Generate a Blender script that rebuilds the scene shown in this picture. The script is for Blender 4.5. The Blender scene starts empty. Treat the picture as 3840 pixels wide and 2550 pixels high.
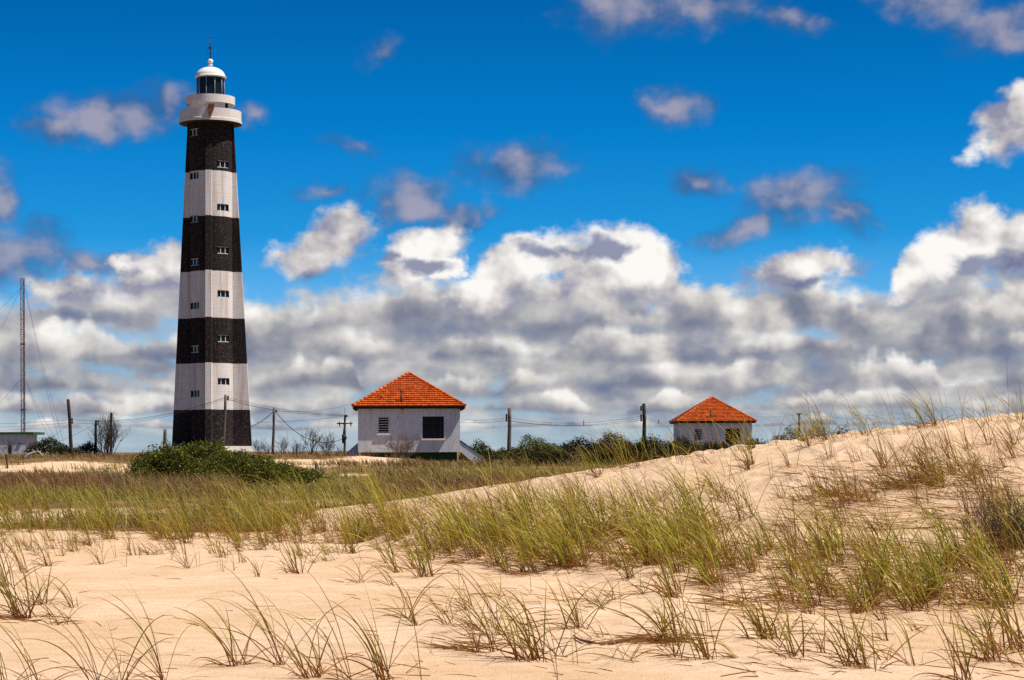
import bpy, bmesh, math, random
import numpy as np
from mathutils import Vector, Matrix

# ------------------------------------------------------------------ camera
scene = bpy.context.scene
C = scene.collection
FPX, CX, CY = 7700.0, 1920.0, 1690.0          # focal length and principal point in photograph pixels (3840 x 2550)
ZC = 1.75                                     # eye height above the near sand
ROLL = math.radians(-0.23)
cam_data = bpy.data.cameras.new('camera')
cam_data.sensor_width = 36.0
cam_data.lens = 36.0 * FPX / 3840.0
cam_data.shift_y = (CY - 1275.0) / 3840.0
cam_data.clip_start = 0.1
cam_data.clip_end = 20000.0
cam = bpy.data.objects.new('camera', cam_data)
cam.matrix_world = Matrix.Translation((0, 0, ZC)) @ Matrix.Rotation(math.pi / 2, 4, 'X') @ Matrix.Rotation(ROLL, 4, 'Z')
C.objects.link(cam)
scene.camera = cam
scene.view_settings.view_transform = 'Standard'
scene.view_settings.look = 'None'
scene.view_settings.exposure = 0.4
scene.view_settings.gamma = 1.0
scene.cycles.max_bounces = 6
scene.cycles.transparent_max_bounces = 8
scene.cycles.use_denoising = False

def unroll(px, py):
    dx, dy = px - CX, CY - py
    c, s = math.cos(-ROLL), math.sin(-ROLL)     # picture = Rot(-ROLL) * level
    return (dx * c + dy * s) / FPX, (-dx * s + dy * c) / FPX

def P(px, py, d):
    tx, ty = unroll(px, py)
    return Vector((tx * d, d, ZC + ty * d))

# ------------------------------------------------------------------ sun and sky
SUN_DIR = Vector((1.6, -0.43, 2.98)).normalized()
sun_data = bpy.data.lights.new('sun', 'SUN')
sun_data.energy = 4.6
sun_data.angle = math.radians(0.5)
sun_data.color = (1.0, 0.95, 0.87)
sun = bpy.data.objects.new('sun', sun_data)
sun.rotation_euler = SUN_DIR.to_track_quat('Z', 'Y').to_euler()
sun.location = (30, -10, 60)
C.objects.link(sun)

world = bpy.data.worlds.new('World')
scene.world = world
world.use_nodes = True
wt = world.node_tree
wt.nodes.clear()
world.cycles.sampling_method = 'MANUAL'
world.cycles.sample_map_resolution = 512

class V:
    """a socket of the node tree with arithmetic"""
    tree = None
    def __init__(self, s): self.s = s
    @staticmethod
    def m(op, *a, clamp=False):
        n = V.tree.nodes.new('ShaderNodeMath'); n.operation = op; n.use_clamp = clamp
        for i, x in enumerate(a):
            if isinstance(x, V): V.tree.links.new(x.s, n.inputs[i])
            else: n.inputs[i].default_value = x
        return V(n.outputs[0])
    def __add__(s, o): return V.m('ADD', s, o)
    __radd__ = __add__
    def __sub__(s, o): return V.m('SUBTRACT', s, o)
    def __rsub__(s, o): return V.m('SUBTRACT', o, s)
    def __mul__(s, o): return V.m('MULTIPLY', s, o)
    __rmul__ = __mul__
    def __truediv__(s, o): return V.m('DIVIDE', s, o)

def link(a, b): V.tree.links.new(a.s if isinstance(a, V) else a, b)
def smooth(x, a, b, lo=0.0, hi=1.0):
    n = V.tree.nodes.new('ShaderNodeMapRange'); n.interpolation_type = 'SMOOTHSTEP'
    link(x, n.inputs[0])
    for i, v in enumerate((a, b, lo, hi)): n.inputs[i + 1].default_value = v
    return V(n.outputs[0])
def vec(x, y, z=0.0):
    n = V.tree.nodes.new('ShaderNodeCombineXYZ')
    for i, v in enumerate((x, y, z)):
        if isinstance(v, V): link(v, n.inputs[i])
        else: n.inputs[i].default_value = v
    return V(n.outputs[0])
def noise(v, scale, detail=5.0, rough=0.55, dist=0.0, col=False):
    n = V.tree.nodes.new('ShaderNodeTexNoise')
    link(v, n.inputs['Vector'])
    n.inputs['Scale'].default_value = scale; n.inputs['Detail'].default_value = detail
    n.inputs['Roughness'].default_value = rough; n.inputs['Distortion'].default_value = dist
    return V(n.outputs[1 if col else 0])
def vmath(op, a, b):
    n = V.tree.nodes.new('ShaderNodeVectorMath'); n.operation = op
    for i, x in enumerate((a, b)):
        if isinstance(x, V): link(x, n.inputs[i])
        else: n.inputs[i].default_value = x
    return V(n.outputs[1] if op in ('LENGTH', 'DOT_PRODUCT') else n.outputs[0])
def mix(f, a, b, blend='MIX'):
    n = V.tree.nodes.new('ShaderNodeMix'); n.data_type = 'RGBA'; n.blend_type = blend
    for i, x in ((0, f), (6, a), (7, b)):
        if isinstance(x, V): link(x, n.inputs[i])
        elif i == 0: n.inputs[0].default_value = x
        else: n.inputs[i].default_value = (*x[:3], 1)
    return V(n.outputs[2])
def ramp(x, stops, interp='LINEAR'):
    n = V.tree.nodes.new('ShaderNodeValToRGB'); link(x, n.inputs[0])
    e = n.color_ramp.elements; n.color_ramp.interpolation = interp
    for i, (p, c) in enumerate(stops):
        el = e[i] if i < 2 else e.new(p)
        el.position = p; el.color = (*c, 1)
    return V(n.outputs[0])
def srgb(r, g, b):
    f = lambda c: c / 12.92 if c <= 0.04045 else ((c + 0.055) / 1.055) ** 2.4
    return tuple(f(v / 255.0) for v in (r, g, b))

V.tree = wt
tc = wt.nodes.new('ShaderNodeTexCoord')
sep = wt.nodes.new('ShaderNodeSeparateXYZ'); link(tc.outputs['Generated'], sep.inputs[0])
dX, dY, dZ = (V(o) for o in sep.outputs)
AZ = V.m('ARCTAN2', dX, dY) * 77.0              # azimuth and height above the horizon, in 1/77 rad
EL = V.m('ARCSINE', dZ) * 77.0
sky = wt.nodes.new('ShaderNodeTexSky'); sky.sky_type = 'NISHITA'; sky.sun_disc = False
sky.sun_elevation = math.asin(SUN_DIR.z); sky.sun_rotation = math.atan2(SUN_DIR.x, SUN_DIR.y)
sky.altitude = 0; sky.air_density = 1.0; sky.dust_density = 0.3; sky.ozone_density = 3.0
tint = ramp(EL / 40.0, [(0.0, (0.42, 0.62, 0.98)), (0.09, (0.30, 0.60, 0.98)), (0.2, (0.030, 0.385, 0.74)), (0.30, (0.003, 0.315, 0.645)), (0.42, (0.001, 0.235, 0.50)), (0.6, (0.04, 0.24, 0.44)), (1.0, (0.22, 0.34, 0.42))])
blue = mix(1.0, V(sky.outputs[0]), tint, 'MULTIPLY')

# clouds: soft ellipses and a bank with a ragged top, all given by direction, broken up with noise
def sky_dir(px, py):
    tx, ty = (px - CX) / FPX, (CY - py) / FPX
    n = math.sqrt(tx * tx + 1 + ty * ty)
    return math.atan(tx) * 77.0, math.asin(ty / n) * 77.0

PV = vec(AZ, EL)
WN = noise(PV, 0.55, 4.0, 0.6, col=True)
warp = vmath('MULTIPLY', vmath('SUBTRACT', WN, (0.5, 0.5, 0.5)), (2.2, 1.3, 0.0))
PW = vmath('ADD', PV, warp)
fine = noise(vmath('MULTIPLY', PV, (1.0, 1.4, 1.0)), 0.70, 7.0, 0.52)
fine_up = noise(vmath('MULTIPLY', vmath('ADD', PV, (0.45, 0.55, 0.0)), (1.0, 1.4, 1.0)), 0.70, 4.0, 0.5)
relief = fine - fine_up
soft = noise(PV, 0.42, 4.0, 0.5)
srel = soft - noise(vmath('ADD', PV, (0.55, 0.75, 0.0)), 0.42, 3.0, 0.5)

def blob(px, py, rx, ry, tilt=0.0, amp=1.0):
    ax, ay = sky_dir(px, py)
    d = vmath('SUBTRACT', PW, (ax, ay, 0.0))
    if tilt:
        r = wt.nodes.new('ShaderNodeVectorRotate'); r.rotation_type = 'Z_AXIS'
        link(d, r.inputs['Vector']); r.inputs['Angle'].default_value = math.radians(-tilt); d = V(r.outputs[0])
    d = vmath('LENGTH', vmath('MULTIPLY', d, (100.0 / rx, 100.0 / ry, 0.0)), (0, 0, 0))
    return V.m('MULTIPLY', 1.0 - d, amp)
def field(bl):
    f = blob(*bl[0])
    for b in bl[1:]: f = V.m('MAXIMUM', f, blob(*b))
    return f

def curve(x, pts, x0, x1, y0, y1):
    """height as a function of azimuth"""
    n = wt.nodes.new('ShaderNodeFloatCurve')
    link(smooth_lin(x, x0, x1), n.inputs['Value'])
    cv = n.mapping.curves[0]
    P_ = [((a - x0) / (x1 - x0), (b - y0) / (y1 - y0)) for a, b in pts]
    while len(cv.points) < len(P_): cv.points.new(0.5, 0.5)
    for p, (a, b) in zip(cv.points, P_): p.location = (a, b)
    n.mapping.update()
    return V(n.outputs[0]) * (y1 - y0) + y0
def smooth_lin(x, a, b):
    n = wt.nodes.new('ShaderNodeMapRange'); link(x, n.inputs[0]); n.inputs[1].default_value = a; n.inputs[2].default_value = b
    return V(n.outputs[0])

LAV_D, LAV_L = srgb(56, 100, 152), srgb(166, 162, 178)
# --- thin lavender scraps high up
scraps = field([
    (430, 430, 400, 120, 5), (640, 390, 200, 120, 10), (230, 480, 210, 70, 0), (960, 440, 90, 70, 0, 0.55),
    (2400, 20, 380, 150, 4), (2660, 10, 330, 110, 0), (2980, 90, 180, 70, -10),
    (3520, 10, 360, 130, -14), (3780, 110, 330, 130, -10),
    (2545, 410, 160, 130, -5),
    (1950, 630, 300, 125, -6), (2620, 690, 170, 80, -5),
    (2990, 750, 300, 140, 12), (2800, 860, 270, 80, 18), (3170, 790, 180, 80, -32),
    (1540, 760, 250, 150, -6), (1720, 810, 170, 80, -10), (1850, 800, 80, 55, 0, 0.7),
    (60, 950, 270, 170, 5), (10, 730, 110, 150, 0), (370, 985, 220, 70, 0),
    (1230, 720, 150, 70, 8, 0.75), (1330, 560, 150, 50, -15, 0.6), (1420, 185, 110, 60, 25, 0.7),
])
s_den = scraps + (fine - 0.5) * 1.15
s_a = smooth(s_den, 0.0, 0.80) * 0.88
s_c = mix(smooth(s_den + srel * 2.2 + relief * 0.6, 0.10, 1.35), LAV_D, LAV_L)
# --- bright heaps
heaps = field([
    (1240, 900, 240, 140, 22, 0.85), (1140, 950, 170, 100, 0, 0.75),
    (1600, 930, 200, 130, 5), (1530, 1000, 150, 90, 0), (1690, 985, 110, 80, 0),
    (1950, 980, 160, 130, 0), (2120, 960, 230, 150, 0), (2340, 950, 240, 160, 0), (2480, 1010, 150, 140, 0), (1850, 1090, 240, 140, 10), (2250, 1080, 300, 140, 0),
    (2980, 1020, 280, 110, 10, 0.85), (3120, 1005, 200, 70, -5, 0.8),
    (3680, 890, 190, 180, 0), (3530, 970, 200, 150, 25), (3800, 930, 150, 170, 0), (3450, 1050, 180, 110, 20),
    (3800, 480, 220, 150, 28, 0.85), (3860, 410, 140, 140, 0, 0.85),
    (560, 1020, 200, 130, 12, 0.9), (460, 980, 70, 50, 0), (640, 990, 140, 120, 0), (250, 1080, 200, 110, 5, 0.8),
])
h_den = heaps + (fine - 0.5) * 0.95
h_a = smooth(h_den, 0.12, 0.5)
dark = field([(2040, 950, 150, 50, -8), (2150, 935, 170, 42, 4), (2260, 930, 140, 55, 12), (1600, 990, 190, 38, 4), (1450, 965, 90, 30, 0),
              (3760, 1010, 170, 100, 10), (390, 1000, 140, 45, 0), (3060, 1080, 230, 40, 5), (1250, 1030, 150, 50, 5)])
dark_a = smooth(dark + (fine - 0.5) * 2.2 + (soft - 0.5) * 1.0, 0.0, 0.8)
# --- the bank along the horizon
top_pts = [(-6000, 1020), (0, 1080), (130, 1070), (300, 1020), (560, 985), (760, 1020), (930, 1055), (1010, 1060), (1150, 1050), (1330, 1045), (1450, 1005),
           (1700, 1000), (1790, 1060), (1880, 1010), (2050, 985), (2480, 990), (2600, 1030), (2720, 1060), (2800, 1045), (3000, 1000), (3180, 1020),
           (3270, 1085), (3400, 1050), (3500, 1000), (3840, 960), (9000, 1000)]
tp = [sky_dir(*p) for p in top_pts]
sepw = wt.nodes.new('ShaderNodeSeparateXYZ'); link(PW, sepw.inputs[0])
topE = curve(V(sepw.outputs[0]), [tp[0]] + tp[1:], tp[0][0], tp[-1][0], 4.0, 9.5)
depth = topE - V(sepw.outputs[1])                       # how far below the bank's top, 1/77 rad
strat = V.m('LOGARITHM', V.m('MAXIMUM', EL, 0.0) + 0.9, 2.718)
LP = vmath('ADD', vec(AZ * smooth(EL, 1.0, 8.0, 0.36, 0.21), strat * 2.6, 4.7), vmath('MULTIPLY', warp, (0.05, 0.10, 0.0)))
lump = noise(LP, 1.0, 7.0, 0.54, 0.25)
lump_up = noise(vmath('ADD', LP, (0.08, 0.26, 0.0)), 1.0, 3.0, 0.5, 0.25)
lrel = lump - lump_up
b_den = depth * 0.9 + (fine - 0.5) * 2.2
b_cov = smooth(b_den, -0.05, 0.9)
holes = smooth(lump - smooth(EL, 0.5, 3.0, 0.07, 0.0), 0.28, 0.42)
cyan = field([(430, 1255, 330, 60, 2), (640, 1230, 90, 60, 0), (200, 1480, 200, 50, 0), (2480, 1150, 80, 60, 0), (3170, 1090, 140, 60, 25), (3090, 1240, 120, 40, 0)])
holes = holes * (1.0 - smooth(cyan + (fine - 0.5) * 1.2, 0.05, 0.7) * 0.8)
holes = 1.0 - (1.0 - holes) * smooth(EL, 2.0, 6.0, 0.45, 0.85)
b_a = b_cov * holes * smooth(EL, 0.2, 2.0, 0.38, 0.97)
bases = field([(1700, 1235, 620, 60, 0), (2400, 1225, 330, 75, 3), (800, 1325, 420, 45, 0), (2700, 1330, 420, 45, 3), (3500, 1330, 520, 60, 0),
               (3200, 1160, 420, 60, 12), (300, 1180, 330, 45, 0), (2250, 1450, 300, 60, 0), (3000, 1470, 420, 50, 0), (1650, 1120, 200, 60, 10), (3650, 1120, 300, 60, 0)])
tops = field([(1500, 1100, 330, 90, 15), (1000, 1200, 260, 90, 5), (2000, 1310, 520, 60, 0), (2900, 1270, 330, 80, 5), (3450, 1210, 420, 80, 0),
              (400, 1100, 380, 90, 5), (1300, 1430, 330, 80, 15), (2560, 1400, 350, 60, 0), (3550, 1430, 300, 40, 0), (600, 1480, 260, 90, 20), (1950, 1430, 250, 60, 0)])
shade = 0.46 + lrel * 0.5 + (lump - 0.5) * 0.3 + srel * 0.9 + relief * 0.25 + smooth(depth, 0.0, 1.8, 0.14, 0.0)
shade = shade + smooth(tops, 0.0, 1.0, 0.0, 0.26) - smooth(bases, 0.0, 0.9, 0.0, 0.24)
b_c = ramp(shade, [(0.08, srgb(112, 122, 150)), (0.34, srgb(152, 154, 166)), (0.58, srgb(194, 191, 189)), (0.92, srgb(250, 247, 242))])
h_shade = 0.56 + srel * 2.0 + relief * 0.55 + h_den * 0.22 + heaps * 0.12 - smooth(depth, 0.0, 1.7, 0.0, 0.42)
greyer = field([(1230, 910, 300, 190, 20), (2990, 1030, 380, 150, 5), (3800, 470, 300, 220, 20), (420, 1040, 420, 160, 8)])
h_shade = h_shade - smooth(greyer, 0.0, 0.6, 0.0, 0.30)
h_c = ramp(h_shade, [(0.2, srgb(146, 146, 170)), (0.48, srgb(202, 198, 198)), (0.86, srgb(253, 250, 246))])
h_c = mix(dark_a * 0.8, h_c, srgb(92, 106, 148))
# rows of flat based cloud, farthest (lowest) first
rows = []
for k, (py, H, fr, cov) in enumerate(((1600, 46, 0.50, 0.02), (1545, 85, 0.40, 0.07), (1455, 125, 0.33, 0.07), (1340, 150, 0.25, 0.08), (1245, 240, 0.19, 0.04))):
    e0 = sky_dir(CX, py)[1]; h = H / 100.0
    wob = noise(vec(AZ * fr * 0.6, 3.7 * k + 1.0), 1.0, 2.0, 0.5)
    prof = noise(vec(AZ * fr, 9.1 * k + 5.0), 1.0, 4.0, 0.55)
    up = (EL - e0 - (wob - 0.5) * (0.9 * h + 0.25)) * (1 / h) + (fine - 0.5) * 0.30
    topk = (prof - 0.42 + cov) * 4.2 + (fine - 0.5) * 1.5
    a_k = smooth(topk - up, 0.0, 0.40) * smooth(up, -0.16, 0.10)
    lit = up * 0.72 + srel * 1.5 + relief * 0.28 + (prof - 0.5) * 0.5 + 0.14
    rows.append((a_k * 0.92, ramp(lit, [(0.0, srgb(122, 128, 148)), (0.26, srgb(160, 160, 168)), (0.52, srgb(212, 208, 204)), (0.86, srgb(253, 250, 245))])))
SKY_STRENGTH = 0.12
K = SKY_STRENGTH * 2 ** scene.view_settings.exposure
blue_s = vmath('MULTIPLY', blue, (K, K, K))
c = mix(s_a, blue_s, s_c)
c = mix(b_a, c, b_c)
for a_k, c_k in rows: c = mix(a_k * b_cov, c, c_k)
c = mix(h_a * smooth(depth, 0.6, 2.2, 1.0, 0.0), c, h_c)
bg = wt.nodes.new('ShaderNodeBackground')
link(vmath('MULTIPLY', c, (1 / K, 1 / K, 1 / K)), bg.inputs[0])
bg.inputs[1].default_value = SKY_STRENGTH
out = wt.nodes.new('ShaderNodeOutputWorld'); link(bg.outputs[0], out.inputs[0])

# ------------------------------------------------------------------ helpers
rng = np.random.default_rng(7)
random.seed(7)

def tag(o, label=None, cat=None, group=None, kind=None):
    if label: o['label'] = label
    if cat: o['category'] = cat
    if group: o['group'] = group
    if kind: o['kind'] = kind
    return o

def empty(name, loc, label, cat, group=None, rz=0.0):
    o = bpy.data.objects.new(name, None)
    o.empty_display_size = 0.2
    o.location = loc; o.rotation_euler = (0, 0, rz)
    C.objects.link(o)
    return tag(o, label, cat, group)

class MB:
    """collects shapes and links them as one mesh object"""
    def __init__(self): self.v, self.f, self.sm = [], [], []
    def add(self, vs, fs, sm=False):
        b = len(self.v)
        self.v.extend(tuple(p) for p in vs)
        self.f.extend(tuple(i + b for i in f) for f in fs)
        self.sm.extend([sm] * len(fs))
        return self
    def box(self, c, s, M=None):
        vs = [Vector((c[0] + s[0] * x / 2, c[1] + s[1] * y / 2, c[2] + s[2] * z / 2)) for x in (-1, 1) for y in (-1, 1) for z in (-1, 1)]
        if M: vs = [M @ v for v in vs]
        return self.add(vs, [(0, 1, 3, 2), (4, 6, 7, 5), (0, 4, 5, 1), (2, 3, 7, 6), (0, 2, 6, 4), (1, 5, 7, 3)])
    def prism(self, pts, y0, y1):
        """outline in x,z pushed from y0 to y1"""
        n = len(pts)
        vs = [(x, y0, z) for x, z in pts] + [(x, y1, z) for x, z in pts]
        fs = [tuple(range(n)), tuple(range(2 * n - 1, n - 1, -1))] + [(i, i + n, (i + 1) % n + n, (i + 1) % n) for i in range(n)]
        return self.add(vs, fs)
    def lathe(self, prof, n=48, c=(0, 0, 0), sm=True, a0=0.0):
        vs, fs = [], []
        for r, z in prof:
            for k in range(n):
                a = a0 + 2 * math.pi * k / n
                vs.append((c[0] + r * math.cos(a), c[1] + r * math.sin(a), c[2] + z))
        for i in range(len(prof) - 1):
            for k in range(n):
                fs.append((i * n + k, i * n + (k + 1) % n, (i + 1) * n + (k + 1) % n, (i + 1) * n + k))
        self.add(vs, fs, sm)
        return self
    def tube(self, path, rad, n=6, caps=True, sm=True):
        path = [Vector(p) for p in path]
        if not hasattr(rad, '__len__'): rad = [rad] * len(path)
        vs, fs = [], []
        ref = None
        for i, p in enumerate(path):
            t = (path[min(i + 1, len(path) - 1)] - path[max(i - 1, 0)]).normalized()
            if ref is None: ref = Vector((0, 1, 0)) if abs(t.y) < 0.9 else Vector((1, 0, 0))
            a = t.cross(ref)
            if a.length < 1e-6: a = t.orthogonal()
            a.normalize(); b = t.cross(a); ref = a.cross(t) * 1.0
            for k in range(n):
                q = 2 * math.pi * k / n
                vs.append(p + (a * math.cos(q) + b * math.sin(q)) * rad[i])
        for i in range(len(path) - 1):
            for k in range(n):
                fs.append((i * n + k, i * n + (k + 1) % n, (i + 1) * n + (k + 1) % n, (i + 1) * n + k))
        if caps:
            fs.append(tuple(range(n))); fs.append(tuple(range((len(path) - 1) * n + n - 1, (len(path) - 1) * n - 1, -1)))
        return self.add(vs, fs, sm)
    def build(self, name, mat, parent=None, loc=None):
        me = bpy.data.meshes.new(name)
        me.from_pydata(self.v, [], self.f)
        me.polygons.foreach_set('use_smooth', self.sm)
        bm = bmesh.new(); bm.from_mesh(me)
        bmesh.ops.recalc_face_normals(bm, faces=bm.faces)
        bm.to_mesh(me); bm.free()
        if mat: me.materials.append(mat)
        o = bpy.data.objects.new(name, me)
        C.objects.link(o)
        if parent: o.parent = parent
        if loc is not None: o.location = loc
        return o

def np_mesh(name, verts, faces, mat, parent=None, attr=None, smooth=True, loc=None):
    """fast mesh from arrays; attr = (n,4) point colours named 'gr'"""
    me = bpy.data.meshes.new(name)
    nv, nf, k = len(verts), len(faces), faces.shape[1]
    me.vertices.add(nv); me.vertices.foreach_set('co', np.ascontiguousarray(verts, dtype=np.float32).ravel())
    me.loops.add(nf * k); me.loops.foreach_set('vertex_index', np.ascontiguousarray(faces, dtype=np.int32).ravel())
    me.polygons.add(nf)
    me.polygons.foreach_set('loop_start', np.arange(0, nf * k, k, dtype=np.int32))
    me.polygons.foreach_set('use_smooth', np.full(nf, smooth))
    me.update(calc_edges=True)
    if attr is not None:
        a = me.attributes.new('gr', 'FLOAT_COLOR', 'POINT')
        a.data.foreach_set('color', np.ascontiguousarray(attr, dtype=np.float32).ravel())
    me.materials.append(mat)
    o = bpy.data.objects.new(name, me)
    C.objects.link(o)
    if parent: o.parent = parent
    if loc is not None: o.location = loc
    return o

def copy_tree(o, parent=None):
    c = o.copy(); C.objects.link(c)
    if parent: c.parent = parent
    for ch in list(o.children): copy_tree(ch, c)
    return c

# ------------------------------------------------------------------ materials
def material(name, build):
    m = bpy.data.materials.new(name); m.use_nodes = True
    t = m.node_tree; t.nodes.clear(); V.tree = t
    o = t.nodes.new('ShaderNodeOutputMaterial')
    build(t, o)
    return m
def principled(t, o, col, rough=0.8, spec=0.3, bump=None, bstr=0.3, bdist=0.02, metal=0.0):
    p = t.nodes.new('ShaderNodeBsdfPrincipled')
    if isinstance(col, V): link(col, p.inputs['Base Color'])
    else: p.inputs['Base Color'].default_value = (*col, 1)
    if isinstance(rough, V): link(rough, p.inputs['Roughness'])
    else: p.inputs['Roughness'].default_value = rough
    p.inputs['Specular IOR Level'].default_value = spec
    p.inputs['Metallic'].default_value = metal
    if bump is not None:
        b = t.nodes.new('ShaderNodeBump'); b.inputs['Strength'].default_value = bstr; b.inputs['Distance'].default_value = bdist
        link(bump, b.inputs['Height']); link(b.outputs[0], p.inputs['Normal'])
    link(p.outputs[0], o.inputs[0])
    return p
def coord(kind='Object'):
    n = V.tree.nodes.new('ShaderNodeTexCoord'); return V(n.outputs[kind])
def xyz(v):
    n = V.tree.nodes.new('ShaderNodeSeparateXYZ'); link(v, n.inputs[0]); return [V(s) for s in n.outputs]
def scaled(v, *s): return vmath('MULTIPLY', v, s)
def attribute(name):
    n = V.tree.nodes.new('ShaderNodeAttribute'); n.attribute_name = name
    s = V.tree.nodes.new('ShaderNodeSeparateColor'); link(n.outputs['Color'], s.inputs[0])
    return [V(x) for x in s.outputs]
def plain(name, col, rough=0.7, var=0.25, scale=3.0, spec=0.3, metal=0.0):
    def b(t, o):
        n = noise(coord(), scale, 4)
        c = mix(smooth(n, 0.3, 0.7), tuple(x * (1 - var) for x in col), tuple(min(1, x * (1 + var)) for x in col))
        principled(t, o, c, rough, spec, metal=metal)
    return material(name, b)

def sand_build(t, o):
    co = coord()
    veg = attribute('gr')
    big = noise(co, 0.35, 4, 0.5)
    mid = noise(co, 3.0, 5, 0.6)
    grain = noise(co, 42.0, 3, 0.75)
    tiny = noise(co, 160.0, 2, 0.7)
    c = mix(smooth(big, 0.35, 0.65), SAND_A, SAND_B)
    c = mix(smooth(mid, 0.25, 0.75) * 0.5, c, SAND_C)
    c = mix(smooth(grain, 0.48, 0.72) * 0.5, c, tuple(x * 0.45 for x in SAND_C))
    rip = noise(scaled(co, 1.0, 2.6, 1.0), 1.1, 5, 0.6)
    c = mix(smooth(rip, 0.42, 0.72) * 0.22, c, (0.44, 0.24, 0.12))
    c = mix(smooth(tiny, 0.60, 0.75) * 0.40, c, tuple(x * 0.40 for x in SAND_C))  # dark speckles, also standing for tiny shadows between the grains
    litter = noise(scaled(co, 1.0, 0.45, 1.0), 1.7, 6, 0.7)
    soil = mix(smooth(litter, 0.35, 0.65), (0.10, 0.055, 0.020), (0.27, 0.165, 0.065))
    soil = mix(smooth(noise(co, 0.22, 3), 0.45, 0.65) * 0.6, soil, (0.125, 0.085, 0.028))
    f = smooth(veg[0] + (litter - 0.5) * 0.9, 0.36, 0.62)
    c = mix(f, c, soil)
    h = mid * 0.6 + grain * 0.32 + tiny * 0.12
    principled(t, o, c, 0.95, 0.1, h, 0.9, 0.06)
SAND_A, SAND_B, SAND_C = (0.76, 0.505, 0.305), (0.84, 0.60, 0.40), (0.62, 0.375, 0.20)
M_sand = material('sand', sand_build)

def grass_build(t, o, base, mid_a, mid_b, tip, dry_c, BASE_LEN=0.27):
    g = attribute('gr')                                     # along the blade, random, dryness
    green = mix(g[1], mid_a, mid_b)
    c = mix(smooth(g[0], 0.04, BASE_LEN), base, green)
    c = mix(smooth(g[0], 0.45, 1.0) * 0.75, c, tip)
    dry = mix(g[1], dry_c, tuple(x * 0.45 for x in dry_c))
    c = mix(g[2], c, dry)
    d = t.nodes.new('ShaderNodeBsdfPrincipled'); link(c, d.inputs['Base Color'])
    d.inputs['Roughness'].default_value = 0.45; d.inputs['Specular IOR Level'].default_value = 0.25
    tr = t.nodes.new('ShaderNodeBsdfTranslucent'); link(c, tr.inputs['Color'])
    m = t.nodes.new('ShaderNodeMixShader'); m.inputs[0].default_value = 0.36
    link(d.outputs[0], m.inputs[1]); link(tr.outputs[0], m.inputs[2]); link(m.outputs[0], o.inputs[0])
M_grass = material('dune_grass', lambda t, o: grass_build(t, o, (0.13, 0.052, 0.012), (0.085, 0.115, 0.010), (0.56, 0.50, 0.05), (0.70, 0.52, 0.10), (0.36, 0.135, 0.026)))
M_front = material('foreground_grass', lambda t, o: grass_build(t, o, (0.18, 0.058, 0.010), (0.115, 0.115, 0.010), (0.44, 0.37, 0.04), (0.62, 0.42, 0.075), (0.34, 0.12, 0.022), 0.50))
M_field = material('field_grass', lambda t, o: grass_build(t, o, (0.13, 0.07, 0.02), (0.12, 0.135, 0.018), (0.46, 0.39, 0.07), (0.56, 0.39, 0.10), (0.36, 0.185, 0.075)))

def leaf_build(t, o, a, b, c_):
    g = attribute('gr')
    c = ramp(g[1], [(0.0, (0.07, 0.038, 0.014)), (0.12, a), (0.6, b), (1.0, c_)])
    d = t.nodes.new('ShaderNodeBsdfPrincipled'); link(c, d.inputs['Base Color'])
    d.inputs['Roughness'].default_value = 0.6; d.inputs['Specular IOR Level'].default_value = 0.12
    tr = t.nodes.new('ShaderNodeBsdfTranslucent'); link(c, tr.inputs['Color'])
    m = t.nodes.new('ShaderNodeMixShader'); m.inputs[0].default_value = 0.25
    link(d.outputs[0], m.inputs[1]); link(tr.outputs[0], m.inputs[2]); link(m.outputs[0], o.inputs[0])
M_leaf = material('shrub_leaf', lambda t, o: leaf_build(t, o, (0.026, 0.031, 0.005), (0.105, 0.112, 0.013), (0.42, 0.40, 0.05)))
M_leaf_dark = material('dark_shrub_leaf', lambda t, o: leaf_build(t, o, (0.012, 0.013, 0.003), (0.036, 0.037, 0.007), (0.10, 0.09, 0.016)))
M_twig = plain('twig', (0.085, 0.058, 0.045), 0.9)
M_twig_dry = plain('dry_twig', (0.14, 0.085, 0.055), 0.9)
M_bleached = plain('bleached_wood', (0.42, 0.36, 0.30), 0.85, 0.3, 8)
M_pole_dark = plain('weathered_pole', (0.040, 0.025, 0.020), 0.9, 0.5, 6)
M_pole_grey = plain('grey_pole', (0.115, 0.085, 0.065), 0.9, 0.35, 6)
M_wire = plain('wire', (0.05, 0.05, 0.06), 0.6, 0.1)
M_rust = plain('rusty_steel', (0.085, 0.036, 0.030), 0.8, 0.4, 5)
M_insul = plain('insulator', (0.04, 0.03, 0.03), 0.4, 0.2)

def plaster_build(t, o, col, dirt=0.5):
    co = coord()
    n = noise(co, 1.3, 6, 0.65); st = noise(scaled(co, 3.0, 3.0, 0.35), 1.0, 5, 0.6); sp = noise(co, 5.0, 5, 0.7)
    c = mix(smooth(n, 0.35, 0.7) * 0.35, col, tuple(x * 0.78 for x in col))
    c = mix(smooth(st, 0.48, 0.70) * 0.5 * dirt, c, tuple(x * y for x, y in zip(col, (0.62, 0.56, 0.48))))
    c = mix(smooth(sp, 0.58, 0.72) * 0.6 * dirt, c, tuple(x * 0.35 for x in col))
    principled(t, o, c, 0.9, 0.15, sp, 0.5, 0.03)
M_plaster = material('whitewashed_plaster', lambda t, o: plaster_build(t, o, (0.64, 0.63, 0.64), 1.0))
M_sill = material('white_sill', lambda t, o: plaster_build(t, o, (0.78, 0.76, 0.72), 0.3))
M_green = plain('green_paint', (0.022, 0.10, 0.018), 0.7, 0.4)
M_dkgreen = plain('dark_green_plinth', (0.012, 0.045, 0.012), 0.8, 0.4)
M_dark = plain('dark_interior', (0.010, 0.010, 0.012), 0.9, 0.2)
M_fascia = plain('dark_fascia', (0.014, 0.010, 0.010), 0.8, 0.3)  # near black, for fascia, soffit and left ramp coping
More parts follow.
